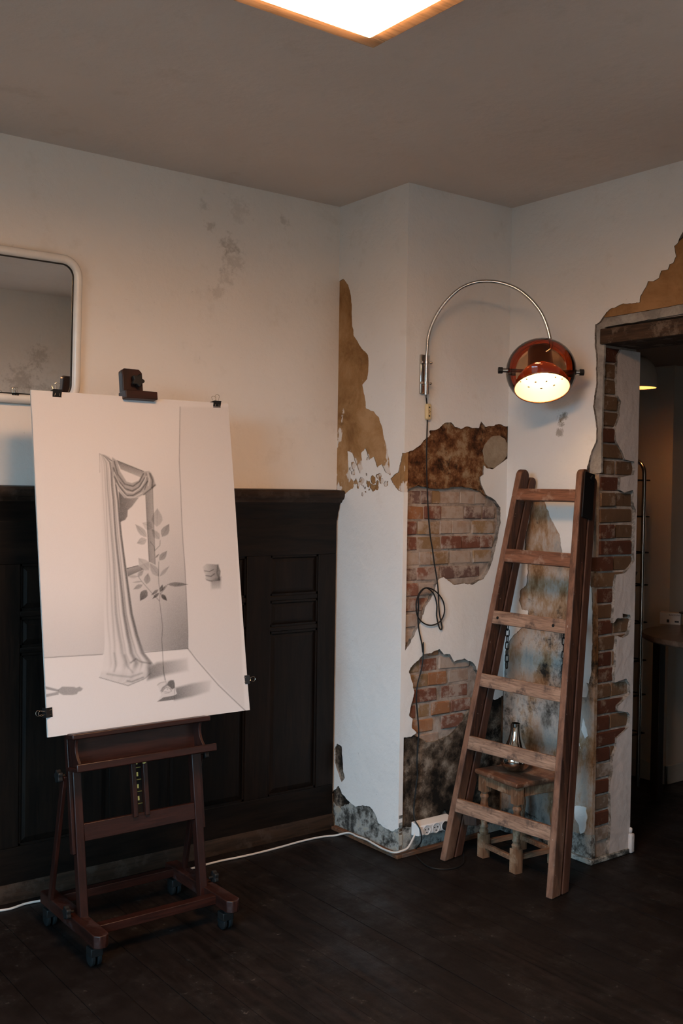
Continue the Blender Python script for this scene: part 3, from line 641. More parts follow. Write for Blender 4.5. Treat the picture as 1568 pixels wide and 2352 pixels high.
def pmask(L, soft):
    ix = bb(L, soft*2+2); d, _ = segd(ix, L, True); x, y = PX[ix], PY[ix]; ins = np.zeros(len(ix), bool); n = len(L); j = n-1
    for i in range(n):
        xi, yi = L[i]; xj, yj = L[j]
        if yi != yj: ins ^= ((yi > y) != (yj > y)) & (x < (xj-xi)*(y-yi)/(yj-yi)+xi)
        j = i
    return ix, sst(.5+np.where(ins, d, -d)/(2*soft))
def fill(L, dark, soft=1.5, grad=None, mode='add'):
    ix, m = pmask(L, soft)
    if grad: (ax, ay), (bx, by), k0, k1 = grad; t = np.clip(((PX[ix]-ax)*(bx-ax)+(PY[ix]-ay)*(by-ay))/((bx-ax)**2+(by-ay)**2), 0, 1); dark = k0+(k1-k0)*t
    if mode == 'add': T[ix] = T[ix]+(1-T[ix])*m*dark
    else: T[ix] = T[ix]*(1-m)+m*dark
def stroke(L, w, dark, fade=0.0):
    ix = bb(L, w*3+2); d, t = segd(ix, L, False)
    T[ix] = T[ix]+(1-T[ix])*np.exp(-(d/w)**2)*dark*(1-fade*t)
def light(L, w, amt):
    ix = bb(L, w*3+2); d, t = segd(ix, L, False); T[ix] = T[ix]*(1-np.exp(-(d/w)**2)*amt)
# room of the drawing
corner = [(413,935),(412,1000),(411,1060),(414,1120),(417,1200),(420,1250),(424,1300),(428,1380),(431,1450),(431,1490)]
backw = [(80,900)]+corner+[(345,1496),(235,1503),(98,1511)]
ix, m = pmask(backw, 2)
T[ix] += m*(.26*sst((PX[ix]-180)/260)*sst((PY[ix]-960)/540)+.10*sst((PY[ix]-1330)/190)+.13*sst((PX[ix]-330)/110)*sst((PY[ix]-1250)/240))
fill(corner+[(560,1630),(545,1300),(530,935)], .06, 3)
stroke(corner, .9, .40); stroke([(98,1511),(200,1505),(235,1503)], 1.0, .45); stroke([(330,1499),(345,1497),(431,1490)], 1.0, .45)
stroke([(431,1490),(450,1515),(500,1573),(562,1633)], 1.0, .5)
# window frame
fill([(277,1078),(326,1098),(340,1130),(336,1160),(342,1290),(316,1300),(291,1305),(280,1230),(272,1130)], .0, 1, mode='set')
fill([(268,1058),(330,1083),(326,1098),(277,1078)], .30, 1, ((298,1068), (294,1090), .50, .22)); stroke([(268,1058),(330,1083)], .9, .55)
fill([(334,1135),(350,1122),(356,1297),(342,1290)], .30, 1, ((335,1200), (352,1200), .42, .26)); stroke([(334,1135),(342,1290)], .9, .45); stroke([(350,1122),(356,1297)], .9, .35)
fill([(290,1306),(317,1299),(330,1308),(293,1324)], .40, 1, ((300,1302), (304,1322), .25, .55)); stroke([(290,1306),(317,1299)], .9, .6)
# curtain
cur = [(228,1042),(229,1060),(231,1130),(234,1200),(238,1300),(238,1400),(240,1480),(236,1530),(228,1556),(262,1566),(294,1575),(330,1560),(346,1545),(345,1534),(356,1530),(350,1522),(332,1500),(318,1460),(305,1410),(295,1340),(288,1290),(280,1230),(276,1190),(273,1150),(268,1115),(266,1080),(262,1062),(250,1048)]
xl_ = np.interp(PY, [1042,1060,1130,1200,1300,1400,1480,1530,1556,1576], [228,229,231,234,238,238,240,236,228,228])
xr_ = np.interp(PY, [1042,1062,1080,1115,1150,1190,1230,1290,1340,1410,1460,1500,1522,1560,1576], [236,262,266,268,273,276,280,288,295,305,318,332,350,338,294])
tt_ = (PX-xl_)/np.maximum(xr_-xl_, 4); gs = lambda c, w: np.exp(-((tt_-c)/w)**2)
wv = .02*np.sin(PY/47.0)
fold = .03+.08*np.clip(tt_, 0, 1)+.10*gs(.14+wv, .03)+.16*gs(.27-wv, .035)+.26*gs(.44+wv, .05)+.14*gs(.53, .02)+.46*gs(.68-wv*.6, .055)+.22*gs(.78+wv*.5, .022)+.55*gs(.95, .06)-.06*gs(.60, .03)-.06*gs(.86, .03)
fold = np.clip(fold, 0, 1)*(1-.30*sst((PY-1440)/90)-.55*sst((PY-1522)/24))+.06*sst((PY-1535)/14)*(.55+.45*sst((PY-1040)/120))
ix, m = pmask(cur, 1.2); T[ix] = T[ix]*(1-m)+m*fold[ix]
stroke([(228,1042),(262,1062)], .7, .30); stroke([(228,1044),(229,1085)], .7, .25)
for L, w, d in (([(246,1548),(270,1552),(300,1555),(326,1546)], 2.4, .20), ([(300,1522),(312,1513),(322,1520),(345,1524)], 2.0, .34), ([(292,1564),(302,1566),(328,1556)], 2.2, .30), ([(228,1556),(262,1566),(294,1575)], .9, .42), ([(296,1574),(332,1559),(346,1546)], 1.2, .30), ([(262,1500),(266,1528),(262,1542)], 2.4, .16), ([(286,1505),(292,1530),(304,1544)], 2.4, .18)): stroke(L, w, d)
# swag and the dark lining below it
fill([(272,1128),(285,1143),(318,1143),(303,1163),(293,1172),(292,1186),(287,1194),(276,1199)], .55, 1.5, ((275,1150), (310,1150), .62, .40))
sw = [(257,1050),(268,1058),(275,1082),(290,1106),(302,1110),(318,1104),(330,1083),(342,1082),(352,1096),(357,1115),(350,1122),(335,1134),(320,1141),(300,1146),(285,1143),(272,1125),(264,1105),(256,1080)]
fill(sw, .30, 1.5, mode='set')
for L, w, d in (([(262,1060),(270,1090),(286,1112),(305,1117),(320,1106),(329,1088)], 1.6, .5), ([(260,1075),(270,1102),(286,1122),(303,1128),(318,1120),(332,1098)], 1.8, .5), ([(262,1095),(274,1118),(290,1138),(305,1138),(322,1128),(338,1106)], 1.8, .5), ([(344,1088),(350,1104),(349,1120)], 2.4, .5), ([(335,1088),(338,1105),(332,1124)], 1.3, .4), ([(356,1114),(345,1124),(330,1136)], 1.8, .5)): stroke(L, w, d)
for L, w, d in (([(262,1085),(274,1111),(290,1130),(306,1132),(324,1118),(336,1094)], 1.3, .7), ([(266,1110),(278,1128),(292,1142),(308,1142),(326,1132)], 1.2, .7), ([(339,1086),(343,1100),(340,1116)], 1.2, .6)): light(L, w, d)
# plant
Q = lambda x, y: (200+x/5.88, 1020+y/5.88)
leaves = [(945,870,940,1115,75,.22),(650,1085,800,1255,45,.26),(1105,1080,1010,1250,55,.36),(870,1150,975,1285,45,.22),(670,1340,800,1290,50,.24),(745,1065,880,1130,60,.14),(1075,1445,975,1570,42,.34),(970,1485,920,1535,12,.4),(690,1540,830,1700,72,.20),(845,1610,965,1785,52,.22),(1105,1650,980,1785,25,.2),(760,1705,680,1790,30,.28),(820,1745,800,1890,45,.32),(625,1960,745,1900,30,.30),(615,1870,730,1855,12,.2),(715,2115,800,1970,52,.62),(1360,1895,1085,1895,30,.48),(1015,1900,990,1995,25,.6),(1060,1910,1000,1990,12,.55),(865,2040,960,1965,20,.5),(880,2090,970,2010,20,.6),(1075,2115,1000,2030,28,.78),(545,1790,680,1790,25,.16)]
for (tx, ty, bx, by, w, d) in leaves:
    t = np.array(Q(tx, ty)); b = np.array(Q(bx, by)); e = t-b; L_ = np.hypot(*e); nn = np.array([-e[1], e[0]])/L_; w = w/5.88
    pr = [(0, .0), (.12, .55), (.35, 1.0), (.6, .85), (.82, .42), (1, 0)]
    out = [tuple(b+e*a+nn*w*k) for a, k in pr]+[tuple(b+e*a-nn*w*k) for a, k in pr[::-1][1:-1]]
    fill(out, d, 1.0, (tuple(b), tuple(t), d*.75, d*1.1)); stroke([tuple(b), tuple(t)], .7, .12)
for L in ([(1005,2350),(980,2160),(975,2110),(985,2010),(965,1880),(960,1790),(965,1590)], [(975,2120),(870,2010),(800,1930),(730,1850),(690,1790)], [(985,2030),(1050,1950),(1085,1895)], [(910,1440),(900,1380),(850,1320)], [(910,1440),(980,1370),(985,1300)]): stroke([Q(*q) for q in L], .8, .38)
stroke([(371,1420),(373,1440),(371,1470),(373,1500),(375,1540),(378,1562)], .9, .40)
# cast shadows, fragments, figure
fill([(340,1535),(360,1522),(430,1512),(432,1540),(380,1550),(338,1562)], .4, 5, ((340,1540), (432,1525), .52, .10))
fill([(403,1580),(440,1570),(485,1562),(480,1588),(440,1600),(400,1608)], .4, 4, ((402,1590), (484,1575), .55, .06))
G = lambda x, y: (340+x/17.42, 1530+y/17.42)
fill([G(*q) for q in ((360,700),(560,610),(860,550),(1040,570),(1060,860),(1150,1110),(1140,1300),(1060,1340),(560,1400),(360,1420),(520,1150))], .06, 1, mode='set')
fill([G(*q) for q in ((740,760),(800,620),(900,560),(1010,560),(1060,700),(1065,870),(950,930),(850,830))], .62, 1.5)
fill([G(*q) for q in ((480,1000),(560,850),(700,740),(740,800),(620,900),(540,1010))], .38, 1.3)
fill([G(*q) for q in ((360,1420),(600,1250),(860,1210),(1040,1170),(1150,1110),(1140,1300),(1060,1340),(560,1400))], .55, .8)
for L, w, d in (([(540,1040),(650,900),(760,840),(870,900),(930,990)], .7, .55), ([(600,1020),(760,1035),(930,1010)], .6, .35), ([(640,1075),(780,1078),(900,1035)], .6, .3), ([(1050,900),(1050,1300)], .6, .35), ([(370,760),(480,670),(660,630)], 1.2, .2)): stroke([G(*q) for q in L], w, d)
stroke([G(765,915), G(775,925)], 1.1, .4); stroke([G(600,0), G(620,260), G(680,500), G(740,820)], .8, .3)
fill([(484,1335),(507,1325),(506,1352),(485,1354)], .35, 4, ((495,1330), (495,1356), .42, .1))
fill([(465,1302),(474,1295),(500,1297),(506,1312),(504,1334),(480,1336),(470,1330),(473,1322),(468,1315)], .22, 1.2, ((468,1315), (506,1315), .10, .55))
for L, w, d in (([(469,1311),(480,1313),(490,1308)], 1.0, .5), ([(472,1322),(484,1324),(492,1318)], 1.2, .5), ([(474,1332),(486,1335)], 1.2, .4), ([(500,1298),(498,1316),(504,1332)], 2, .35)): stroke(L, w, d)
Kf = lambda x, y: (90+x/3.136, 1380+y/3.136)
fill([Kf(*q) for q in ((135,640),(165,618),(250,620),(265,627),(290,618),(314,632),(300,650),(280,655),(270,672),(240,678),(170,678),(135,660))], .36, 1.5)
fill([Kf(*q) for q in ((30,612),(140,640),(135,655),(32,633))], .38, 1.2); fill([Kf(*q) for q in ((33,697),(140,675),(135,655),(33,676))], .34, 1.2)
T = np.clip(T*(1+.05*rs.randn(len(T)))+.006*np.abs(rs.randn(len(T))), 0, .92)
tone = (1-T)**1.7
rgb = np.stack([.60*tone+.012, .592*tone+.010, .595*tone+.010, np.ones_like(T)], 1).astype(np.float32)
me = bpy.data.meshes.new('sheet')
P0 = WORLD[dr]
D_ = DD.ravel()
co = np.stack([VX-P0.x, EY+HH.ravel()*sL-D_*cL-P0.y, ZR+HH.ravel()*cL+D_*sL-P0.z], 1)
ids = np.arange(NU*NV).reshape(NV, NU)
qd = np.stack([ids[:-1, :-1], ids[:-1, 1:], ids[1:, 1:], ids[1:, :-1]], -1).reshape(-1, 4)
me.vertices.add(len(co)); me.vertices.foreach_set('co', co.astype(np.float32).ravel())
me.loops.add(qd.size); me.loops.foreach_set('vertex_index', qd.ravel().astype(np.int32))
me.polygons.add(len(qd)); me.polygons.foreach_set('loop_start', (np.arange(len(qd))*4).astype(np.int32)); me.polygons.foreach_set('loop_total', np.full(len(qd), 4, np.int32))
me.update(calc_edges=True); me.validate()
ca_ = me.color_attributes.new('pencil', 'FLOAT_COLOR', 'POINT'); ca_.data.foreach_set('color', rgb.ravel())
me.polygons.foreach_set('use_smooth', np.ones(len(qd), bool))
k = NT('drawing_paper'); at = k.n('ShaderNodeAttribute', attribute_name='pencil'); gr = k.noise(420, 3, .6)
M['sheet'] = k.done(k.mix(k.math('MULTIPLY', gr, .10), at.outputs[0], (.55, .53, .52)), .8, normal=k.bump(gr, .08, .001), spec=.15)
me.materials.append(M['sheet']); so = link('sheet', me, dr, P0)
M['board'] = plain('grey_backing_board', (.62, .58, .54), .8)
MB().beam(E((sx0+sx1)/2, sh0, PD-.005), E((sx0+sx1)/2, sh1, PD-.005), sx1-sx0, .006, (1, 0, 0)).build('backing_board', M['board'], dr)

# ---------------------------------------------------------------- binder clips
def clip(name, p, up, side, nrm, label, s=1.0, back_spread=.5, wire_f=(.42, .38), thick=.0085):
    """p: middle of the edge; up: from clip mouth out over the edge; side: along the edge; nrm: to the viewer"""
    p, up, side, nrm = Vector(p), Vector(up).normalized(), Vector(side).normalized(), Vector(nrm).normalized()
    c = empty(name, p, label, 'binder clip', 'black binder clips')
    w, hgt, th = .016*s, .024*s, thick
    body = []
    for k_ in (-1, 1):
        body.append([p+side*(k_*w)+up*u+nrm*n for u, n in ((-hgt+.006, th*.55), (.006, th*1.4+.004), (.0065, -th*1.4-.006), (-hgt+.006, -th*1.6), (-hgt+.006, -th*1.4), (.0045, -th*1.2-.004), (.0045, th*1.2+.002), (-hgt+.006, th*.35))])
    b = MB().ring_extrude(body, True); b.build('body', M['black'], c, bevel=.0005)
    for k_ in (-1, 1): MB().tube([p+side*(-w)+up*(-hgt+.006)+nrm*(th*.6*k_), p+side*w+up*(-hgt+.006)+nrm*(th*.6*k_)], .0016, 8).build('spring_lip', M['black'], c, smooth=True)
    for sgn, a in ((1, wire_f[0]), (-1, wire_f[1])):
        base = -hgt+.009; L_ = .046*s; dv = up*math.cos(a*.35)+nrm*sgn*math.sin(a*.35); off = nrm*(sgn*(th*.6+.003))
        pts = [(-.009, 0), (-.0065, .30), (-.0055, .55), (-.0085, .78), (-.008, .92), (0, 1.0), (.008, .92), (.0085, .78), (.0055, .55), (.0065, .30), (.009, 0)]
        MB().tube(smooth_path([p+up*base+off+dv*(t*L_)+side*(x_*s) for x_, t in pts], 5), .0008, 6).build('handle', M['steel'], c, smooth=True)
    return c
def sheetP(x, y, d=0.0): a, h = onsheet(x, y); return E(a, h, PD+d)
def edgeTop(x): 
    a, h = onsheet(x, 900); return E(a, sh1, PD-.004)
clip('binder_clip', edgeTop(130), vE, xE, nE, 'black binder clip on top corner of drawing beside the mirror frame')
clip('binder_clip', edgeTop(495), vE, xE, nE, 'black binder clip on top corner of drawing far from the mirror')
a, h = onsheet(100, 1638); clip('binder_clip', E(sx0, h, PD-.004), -xE, vE, nE, 'black binder clip on drawing side edge near the lowest corner', wire_f=(.25, .3))
a, h = onsheet(565, 1561); clip('binder_clip', E(sx1, h, PD-.004), xE, vE, nE, 'black binder clip on drawing side edge facing the pier', wire_f=(.35, .6))

# ---------------------------------------------------------------- mirror
mx1, mz1 = 1.592, 2.405; mx0, mz0 = .92, 1.842; TILT = math.radians(1.72)
mi = empty('wall_mirror', ((mx0+mx1)/2, Y1-.02, mz0), 'rounded white framed mirror hanging on wall above dark wainscot', 'mirror')
def rr(x0, x1, z0, z1, r, n=8):
    out = []
    for cx, cz, a0 in ((x1-r, z1-r, 0), (x0+r, z1-r, 90), (x0+r, z0+r, 180), (x1-r, z0+r, 270)):
        out += [(cx+r*math.cos(math.radians(a0+90*i/n)), cz+r*math.sin(math.radians(a0+90*i/n))) for i in range(n+1)]
    return out
def mP(x, z, d): return Vector((x, Y1-.004-d-(z-mz0)*math.sin(TILT), mz0+(z-mz0)*math.cos(TILT)+d*0))
prof = [(0, .0), (0, .018), (.008, .027), (.017, .030), (.026, .027), (.032, .018), (.032, .0)]
rings = [[mP(*q, d) for q in rr(mx0+i, mx1-i, mz0+i, mz1-i, .078-i)] for i, d in prof]
MB().ring_extrude(rings, False).build('frame', M['white_gloss'] if 'white_gloss' in M else plain('white_lacquer', (.74, .72, .68), .22), mi, smooth=True, angle=60)
rings = [[mP(*q, d) for q in rr(mx0+i, mx1-i, mz0+i, mz1-i, .078-i)] for i, d in ((.032, .004), (.032, .014), (.037, .014), (.037, .004))]
MB().ring_extrude(rings, False).build('gasket', M['black'], mi)
q = rr(mx0+.0365, mx1-.0365, mz0+.0365, mz1-.0365, .045)
kk = NT('mirror_glass'); M['mirror'] = kk.done((.92, .91, .89), .015, 1.0)
MB().add([mP(*p, .011) for p in q], [tuple(range(len(q)))]).build('glass', M['mirror'], mi)
MB().box((mx0+.05, Y1-.003, mz0+.05), (mx1-.05, Y1-.0005, mz1-.05)).build('backing', M['board'], mi)
pc = mP(onplane(33, 912, (0, -1, 0), (0, Y1-.02, 0)).x, mz0+.030, .020)
clip('binder_clip', pc, (0, -.1, 1), xE, (0, -1, 0), 'binder clip standing on lower rim of the white mirror frame', .8, thick=.004)

# ---------------------------------------------------------------- ceiling lamp
LZ = 2.640; cm = ground(857, 112, LZ); LS = .70
cl_ = empty('ceiling_lamp', (cm.x-LS/2, cm.y-LS/2, HC), 'large square glowing ceiling lamp with warm diffuser', 'ceiling lamp')
kk = NT('glowing_diffuser'); M['diffuser'] = kk.done(kk.mix(kk.noise(3, 2), (.8, .75, .68), (.82, .78, .7)), .5, emit=(1.0, .53, .26), estr=CEIL_EMIT)
M['lampwood'] = wood('pale_lamp_frame', (.42, .25, .12), (.55, .36, .2), 0, .5)
x0, y0, x1, y1 = cm.x-LS, cm.y-LS, cm.x, cm.y
fr = MB(); lw = .050
for a, b in (((x0, y0), (x1, y0+lw)), ((x0, y1-lw), (x1, y1)), ((x0, y0+lw), (x0+lw, y1-lw)), ((x1-lw, y0+lw), (x1, y1-lw))): fr.box((a[0], a[1], LZ), (b[0], b[1], LZ+.075))
fr.build('frame', M['lampwood'], cl_, bevel=.004)
i = lw
rings = [[Vector((x, y, z)) for x, y in rr(x0+k_, x1-k_, y0+k_, y1-k_, max(.004, .008))] for k_, z in ((i, LZ+.030), (i, LZ+.006), (i+.004, LZ-.006), (i+.018, LZ-.012), (i+.06, LZ-.015))]
MB().ring_extrude(rings, True).build('diffuser', M['diffuser'], cl_, smooth=True)

MB().box((x0+.004, y0+.004, LZ+.066), (x1-.004, y1-.004, LZ+.074)).build('top_plate', M['lampwood'], cl_)
MB().lathe([(.006, LZ+.07), (.006, HC-.03), (.05, HC-.03), (.05, HC)], ((x0+x1)/2, (y0+y1)/2, 0), (0, 0, 1), 20).build('stem', M['steel'], cl_, smooth=True)

# ---------------------------------------------------------------- arc wall lamp
wl = empty('arc_wall_lamp', (2.914, YB-.02, 1.95), 'chrome arc wall lamp with smoked brown globe shade glowing over the ladder', 'wall lamp')
bp = fB.px(970, 815); bq = fB.px(972, 906); bx = XA+(bp[0]+bq[0])/2; bz1, bz0 = bp[1], bq[1]
MB().box((bx-.022, YB-.012, bz0), (bx+.026, YB, bz1)).build('wall_plate', M['chrome'], wl, bevel=.003)
ay = YB-.030; ax = onplane(979, 860, (0, -1, 0), (0, ay, 0)).x
tb = MB(); tb.lathe([(.0085, 0), (.0085, bz1-bz0-.004)], (ax, ay, bz0-.004), (0, 0, 1), 16); tb.lathe([(.0045, -.012), (.0085, 0)], (ax, ay, bz0-.004), (0, 0, 1), 16); tb.build('socket_tube', M['chrome'], wl, smooth=True)
for z in (bz0+.045, bz1-.035):
    r = MB().lathe([(.0088, -.004), (.0125, -.004), (.0125, .004), (.0088, .004)], (ax, ay, z), (0, 0, 1), 16); r.box((ax-.022, ay-.003, z-.004), (ax-.006, YB-.010, z+.004)); r.lathe([(.003, 0), (.003, .014), (.006, .014), (.006, .020)], (ax+.008, ay, z), (1, 0, 0), 10); r.build('clamp_ring', M['chrome'], wl, smooth=True)
gd = Vector((.60, -.80, 0)).normalized()
gc = onplane(1242, 853, gd.cross(Vector((0, 0, 1))), (ax, ay, 0))            # globe centre, on the vertical plane of the arm
reach = (Vector((gc.x, gc.y, 0))-Vector((ax, ay, 0))).dot(gd)
def aP(u, z): return Vector((ax, ay, z))+gd*u-Vector((0, 0, 0))
def apx(x, y):
    q = onplane(x, y, gd.cross(Vector((0, 0, 1))), (ax, ay, 0)); return q
apts = [Vector((ax, ay, bz0+.03)), Vector((ax, ay, bz1-.02))]+[apx(*q) for q in ((981,800),(983,775),(992,745),(1008,714),(1030,686),(1058,662),(1090,649),(1122,646),(1155,651),(1188,664),(1216,686),(1240,715),(1254,745),(1262,775),(1264,800))]
apts.append(gc+Vector((0, 0, .07)))
MB().tube(smooth_path(apts, 5), .0074, 12).build('arm', M['chrome'], wl, smooth=True)
# globe: axis of the opening looks down towards the room
toCam = (O-gc); toCam.z = 0; toCam.normalize()
ang = math.radians(28); axis = (Vector((0, 0, -1))*math.cos(ang)+toCam*math.sin(ang)); axis = (axis+cR*.07).normalized()
GR = 80.0/FPX*(gc-O).dot(cF)
kk = NT('smoked_acrylic'); tr = kk.n('ShaderNodeBsdfTransparent'); tr.inputs[0].default_value = (.86, .66, .49, 1); gl = kk.n('ShaderNodeBsdfGlossy'); gl.inputs['Roughness'].default_value = .04; gl.inputs[0].default_value = (1, 1, 1, 1)
df = kk.n('ShaderNodeBsdfDiffuse'); kk.put(df.inputs[0], kk.mix(kk.noise(2), (.10, .035, .015), (.12, .045, .02)))
fre = kk.n('ShaderNodeFresnel'); fre.inputs[0].default_value = 1.40
m1 = kk.n('ShaderNodeMixShader'); m1.inputs[0].default_value = .07; kk.t.links.new(tr.outputs[0], m1.inputs[1]); kk.t.links.new(df.outputs[0], m1.inputs[2])
m2 = kk.n('ShaderNodeMixShader'); kk.t.links.new(fre.outputs[0], m2.inputs[0]); kk.t.links.new(m1.outputs[0], m2.inputs[1]); kk.t.links.new(gl.outputs[0], m2.inputs[2]); kk.t.links.new(m2.outputs[0], kk.out.inputs[0]); M['smoke'] = kk.m
opn = math.acos(.62)
prof = [(GR*math.sin(t), -GR*.93*math.cos(t)) for t in [math.pi-opn*1.0-(math.pi-opn)*i/28 for i in range(29)]]
prof = [(GR*math.sin(t), GR*.93*math.cos(t)) for t in [opn+(math.pi-opn-.05)*i/30 for i in range(31)]]
MB().lathe(prof, gc, axis, 48, cap=False).build('globe', M['smoke'], wl, smooth=True, angle=180)
zo = GR*.93*math.cos(opn); ro = GR*math.sin(opn)
kk = NT('lamp_reflector'); M['reflector'] = kk.done(kk.mix(kk.noise(6), (.74, .66, .55), (.80, .72, .62)), .45)
def translucent(name, base, thru, f, rough):
    kk = NT(name); p = kk.n('ShaderNodeBsdfPrincipled'); kk.put(p.inputs['Base Color'], kk.mix(kk.noise(6, 3, .5, 'object'), tuple(x*.9 for x in base), base)); p.inputs['Roughness'].default_value = rough
    t = kk.n('ShaderNodeBsdfTranslucent'); t.inputs[0].default_value = (*thru, 1); mx = kk.n('ShaderNodeMixShader'); mx.inputs[0].default_value = f
    kk.t.links.new(p.outputs[0], mx.inputs[1]); kk.t.links.new(t.outputs[0], mx.inputs[2]); kk.t.links.new(mx.outputs[0], kk.out.inputs[0]); return kk.m
M['reflector'] = translucent('lamp_reflector_lit', (.80, .72, .62), (.9, .6, .35), .10, .45)
M['shell'] = translucent('red_brown_shell', (.10, .030, .012), (.75, .16, .045), .35, .2)
kk = NT('dark_copper'); M['copper'] = kk.done(kk.mix(kk.noise(8, 4, .6, 'object'), (.16, .06, .03), (.22, .085, .04)), .32, .85)
# dished reflector with two rows of punched holes, and a cylindrical lamp holder above it
rp = [(ro*.985, zo-.004), (ro*.95, zo-.022), (ro*.88, zo-.040), (ro*.80, zo-.054), (ro*.775, zo-.058), (ro*.66, zo-.074), (ro*.63, zo-.078), (ro*.50, zo-.090), (ro*.30, zo-.096), (.014, zo-.097)]
NS = 60
skip = lambda j, i: (j in (3, 5)) and (i + (0 if j == 3 else 3)) % 6 == 0
MB().lathe(rp, gc, axis, NS, skip=skip).build('reflector', M['reflector'], wl, smooth=True, angle=180)
rp2 = [(r+.0016, z-.0012) for r, z in rp]
MB().lathe(rp2, gc, axis, NS, skip=skip).build('reflector_shell', M['shell'], wl, smooth=True, angle=180)
MB().lathe([(ro*.50+.001, zo-.095), (ro*.46, zo-.12), (ro*.43, -GR*.72), (.002, -GR*.76)], gc, axis, 32, cap=False).build('lamp_holder', M['copper'], wl, smooth=True)
kk = NT('hot_bulb'); M['bulb'] = kk.done(kk.mix(kk.noise(2), (.9, .8, .6), (.9, .82, .65)), .5, emit=(1.0, .60, .26), estr=BULB_EMIT)
MB().lathe([(.001, 0), (.014, .004), (.024, .016), (.028, .032), (.024, .046), (.014, .058), (.012, .066), (.001, .067)], gc+axis*(zo-.030), tuple(-axis), 20).build('bulb', M['bulb'], wl, smooth=True)
MB().lathe([(ro*1.0, zo+.001), (ro*1.02, zo-.003), (ro*.985, zo-.005), (ro*.98, zo-.001), (ro*1.0, zo+.001)], gc, axis, 48, cap=False).build('rim', M['copper'], wl, smooth=True)
pv = (cR - axis*cR.dot(axis)).normalized()
for sgn in (-1, 1):
    MB().lathe([(.0075, 0), (.0075, GR*.62)], gc+pv*(sgn*GR*.40), tuple(pv*sgn), 12).build('pivot_arm', M['copper'], wl, smooth=True)
    MB().lathe([(.010, GR*.985), (.010, GR*1.10)], gc, tuple(pv*sgn), 16).build('collar', M['chrome'], wl, smooth=True)
    kb = MB(); n_ = 24; c0 = gc+pv*(sgn*GR*1.10); u_ = axis; v_ = pv.cross(axis)
    kb.prism([(.0125*(1+.08*math.cos(8*a))*math.cos(a), .0125*(1+.08*math.cos(8*a))*math.sin(a)) for a in [2*math.pi*i/n_ for i in range(n_)]], c0, u_, v_*(1), (.018 if u_.cross(v_).dot(pv*sgn) > 0 else -.018)); kb.build('knob', M['black'], wl, bevel=.001)
# inner flex between holder and arm
# cord, switch and plug
def wp(x, y, d=-.006): a, z = fB.px(x, y); return fB.P(a, z, d)
K5 = lambda x, y: (880+x/4.2, 940+y/4.2)
K6 = lambda x, y: (740+x/3.409, 1440+y/3.409)
cpts = [Vector((ax, ay, bz0-.012)), wp(978, 930)]
c5 = [(415,110),(410,300),(408,500),(412,700),(420,900),(430,1080),(445,1230),(465,1350),(485,1500),(505,1620),(520,1750),(525,1880),(535,1990),(556,2095),(545,2125),(525,2090),(505,1990),(500,1880),(470,1780),(400,1722),(340,1760),(305,1850),(305,1950),(330,2020),(390,2070),(460,2080),(530,2040),(568,1950),(555,1850),(500,1770),(430,1725),(370,1730),(320,1800),(318,1900),(325,2020),(335,2130),(360,2250),(375,2350)]
for i, q in enumerate(c5): cpts.append(wp(*K5(*q), -.006-(.004 if 16 < i < 26 else 0)-(.008 if 26 <= i < 34 else 0)))
c6 = [(780,120),(780,220),(765,330),(735,450),(725,560),(735,680),(745,820),(735,950),(730,1080),(735,1150),(720,1270),(705,1420)]
for q in c6: cpts.append(wp(*K6(*q), -.008))
cpts += [wp(*K6(698, 1500), -.022), wp(*K6(697, 1560), -.056), wp(*K6(703, 1650), -.058)]
for q in ((722,1765),(765,1832),(835,1885),(930,1903),(1040,1893),(1098,1860),(1108,1815)): g = ground(*K6(*q)); cpts.append(g+Vector((0, 0, .0035)))
sxp = XA+.175
cpts += [Vector((3.10, YB-.10, .004)), Vector((3.075, YB-.10, .06)), Vector((3.03, YB-.095, .105))]
MB().tube(smooth_path(cpts, 5), .0030, 8).build('cord', M['black'], wl, smooth=True)
swc = wp(979, 946, -.010); kk = NT('cream_plastic'); M['cream'] = kk.done(kk.mix(kk.noise(9), (.60, .47, .25), (.66, .53, .30)), .4)
so_ = MB().prism([(p[0], p[1]) for p in rr(-.0125, .0125, -.034, .034, .009)], swc+Vector((0, .009, 0)), (1, 0, 0), (0, 0, 1), .018).build('switch', M['cream'], wl, bevel=.004)
for z in (-.018, .018): MB().lathe([(.0001, 0), (.0035, 0), (.0035, .0012), (.0001, .0012)], swc+Vector((0, -.009, z)), (0, -1, 0), 12).build('screw', M['iron'], so_)
MB().prism([(-.004, -.006), (.003, 0), (-.004, .006), (-.001, .006), (.006, 0), (-.001, -.006)], swc+Vector((0, -.009, .0)), (1, 0, 0), (0, 0, 1), .001).build('rocker', M['strip'], so_)

# ---------------------------------------------------------------- power strip and its cable
s0, za = fB.px(945, 1915); zc_ = .108
ps = empty('power_strip', (XA+s0+.10, YB-.02, zc_), 'white three-socket power strip fixed low on the peeling pier', 'power strip')
kk = NT('white_plastic'); M['wplast'] = kk.done(kk.mix(kk.noise(9), (.70, .70, .70), (.74, .74, .73)), .35)
x0 = XA+s0-.004; x1 = x0+.205
MB().add([(x0, YB, zc_-.030), (x1, YB, zc_-.030), (x1, YB, zc_+.030), (x0, YB, zc_+.030), (x0+.004, YB-.044, zc_-.024), (x1-.004, YB-.044, zc_-.024), (x1-.004, YB-.044, zc_+.018), (x0+.004, YB-.044, zc_+.018)],
         [(0,1,2,3),(4,5,6,7),(0,1,5,4),(1,2,6,5),(2,3,7,6),(3,0,4,7)]).build('housing', M['wplast'], ps, bevel=.004)
kk = NT('socket_face'); M['sock'] = kk.done(kk.mix(kk.noise(9), (.62, .62, .62), (.66, .66, .65)), .35)
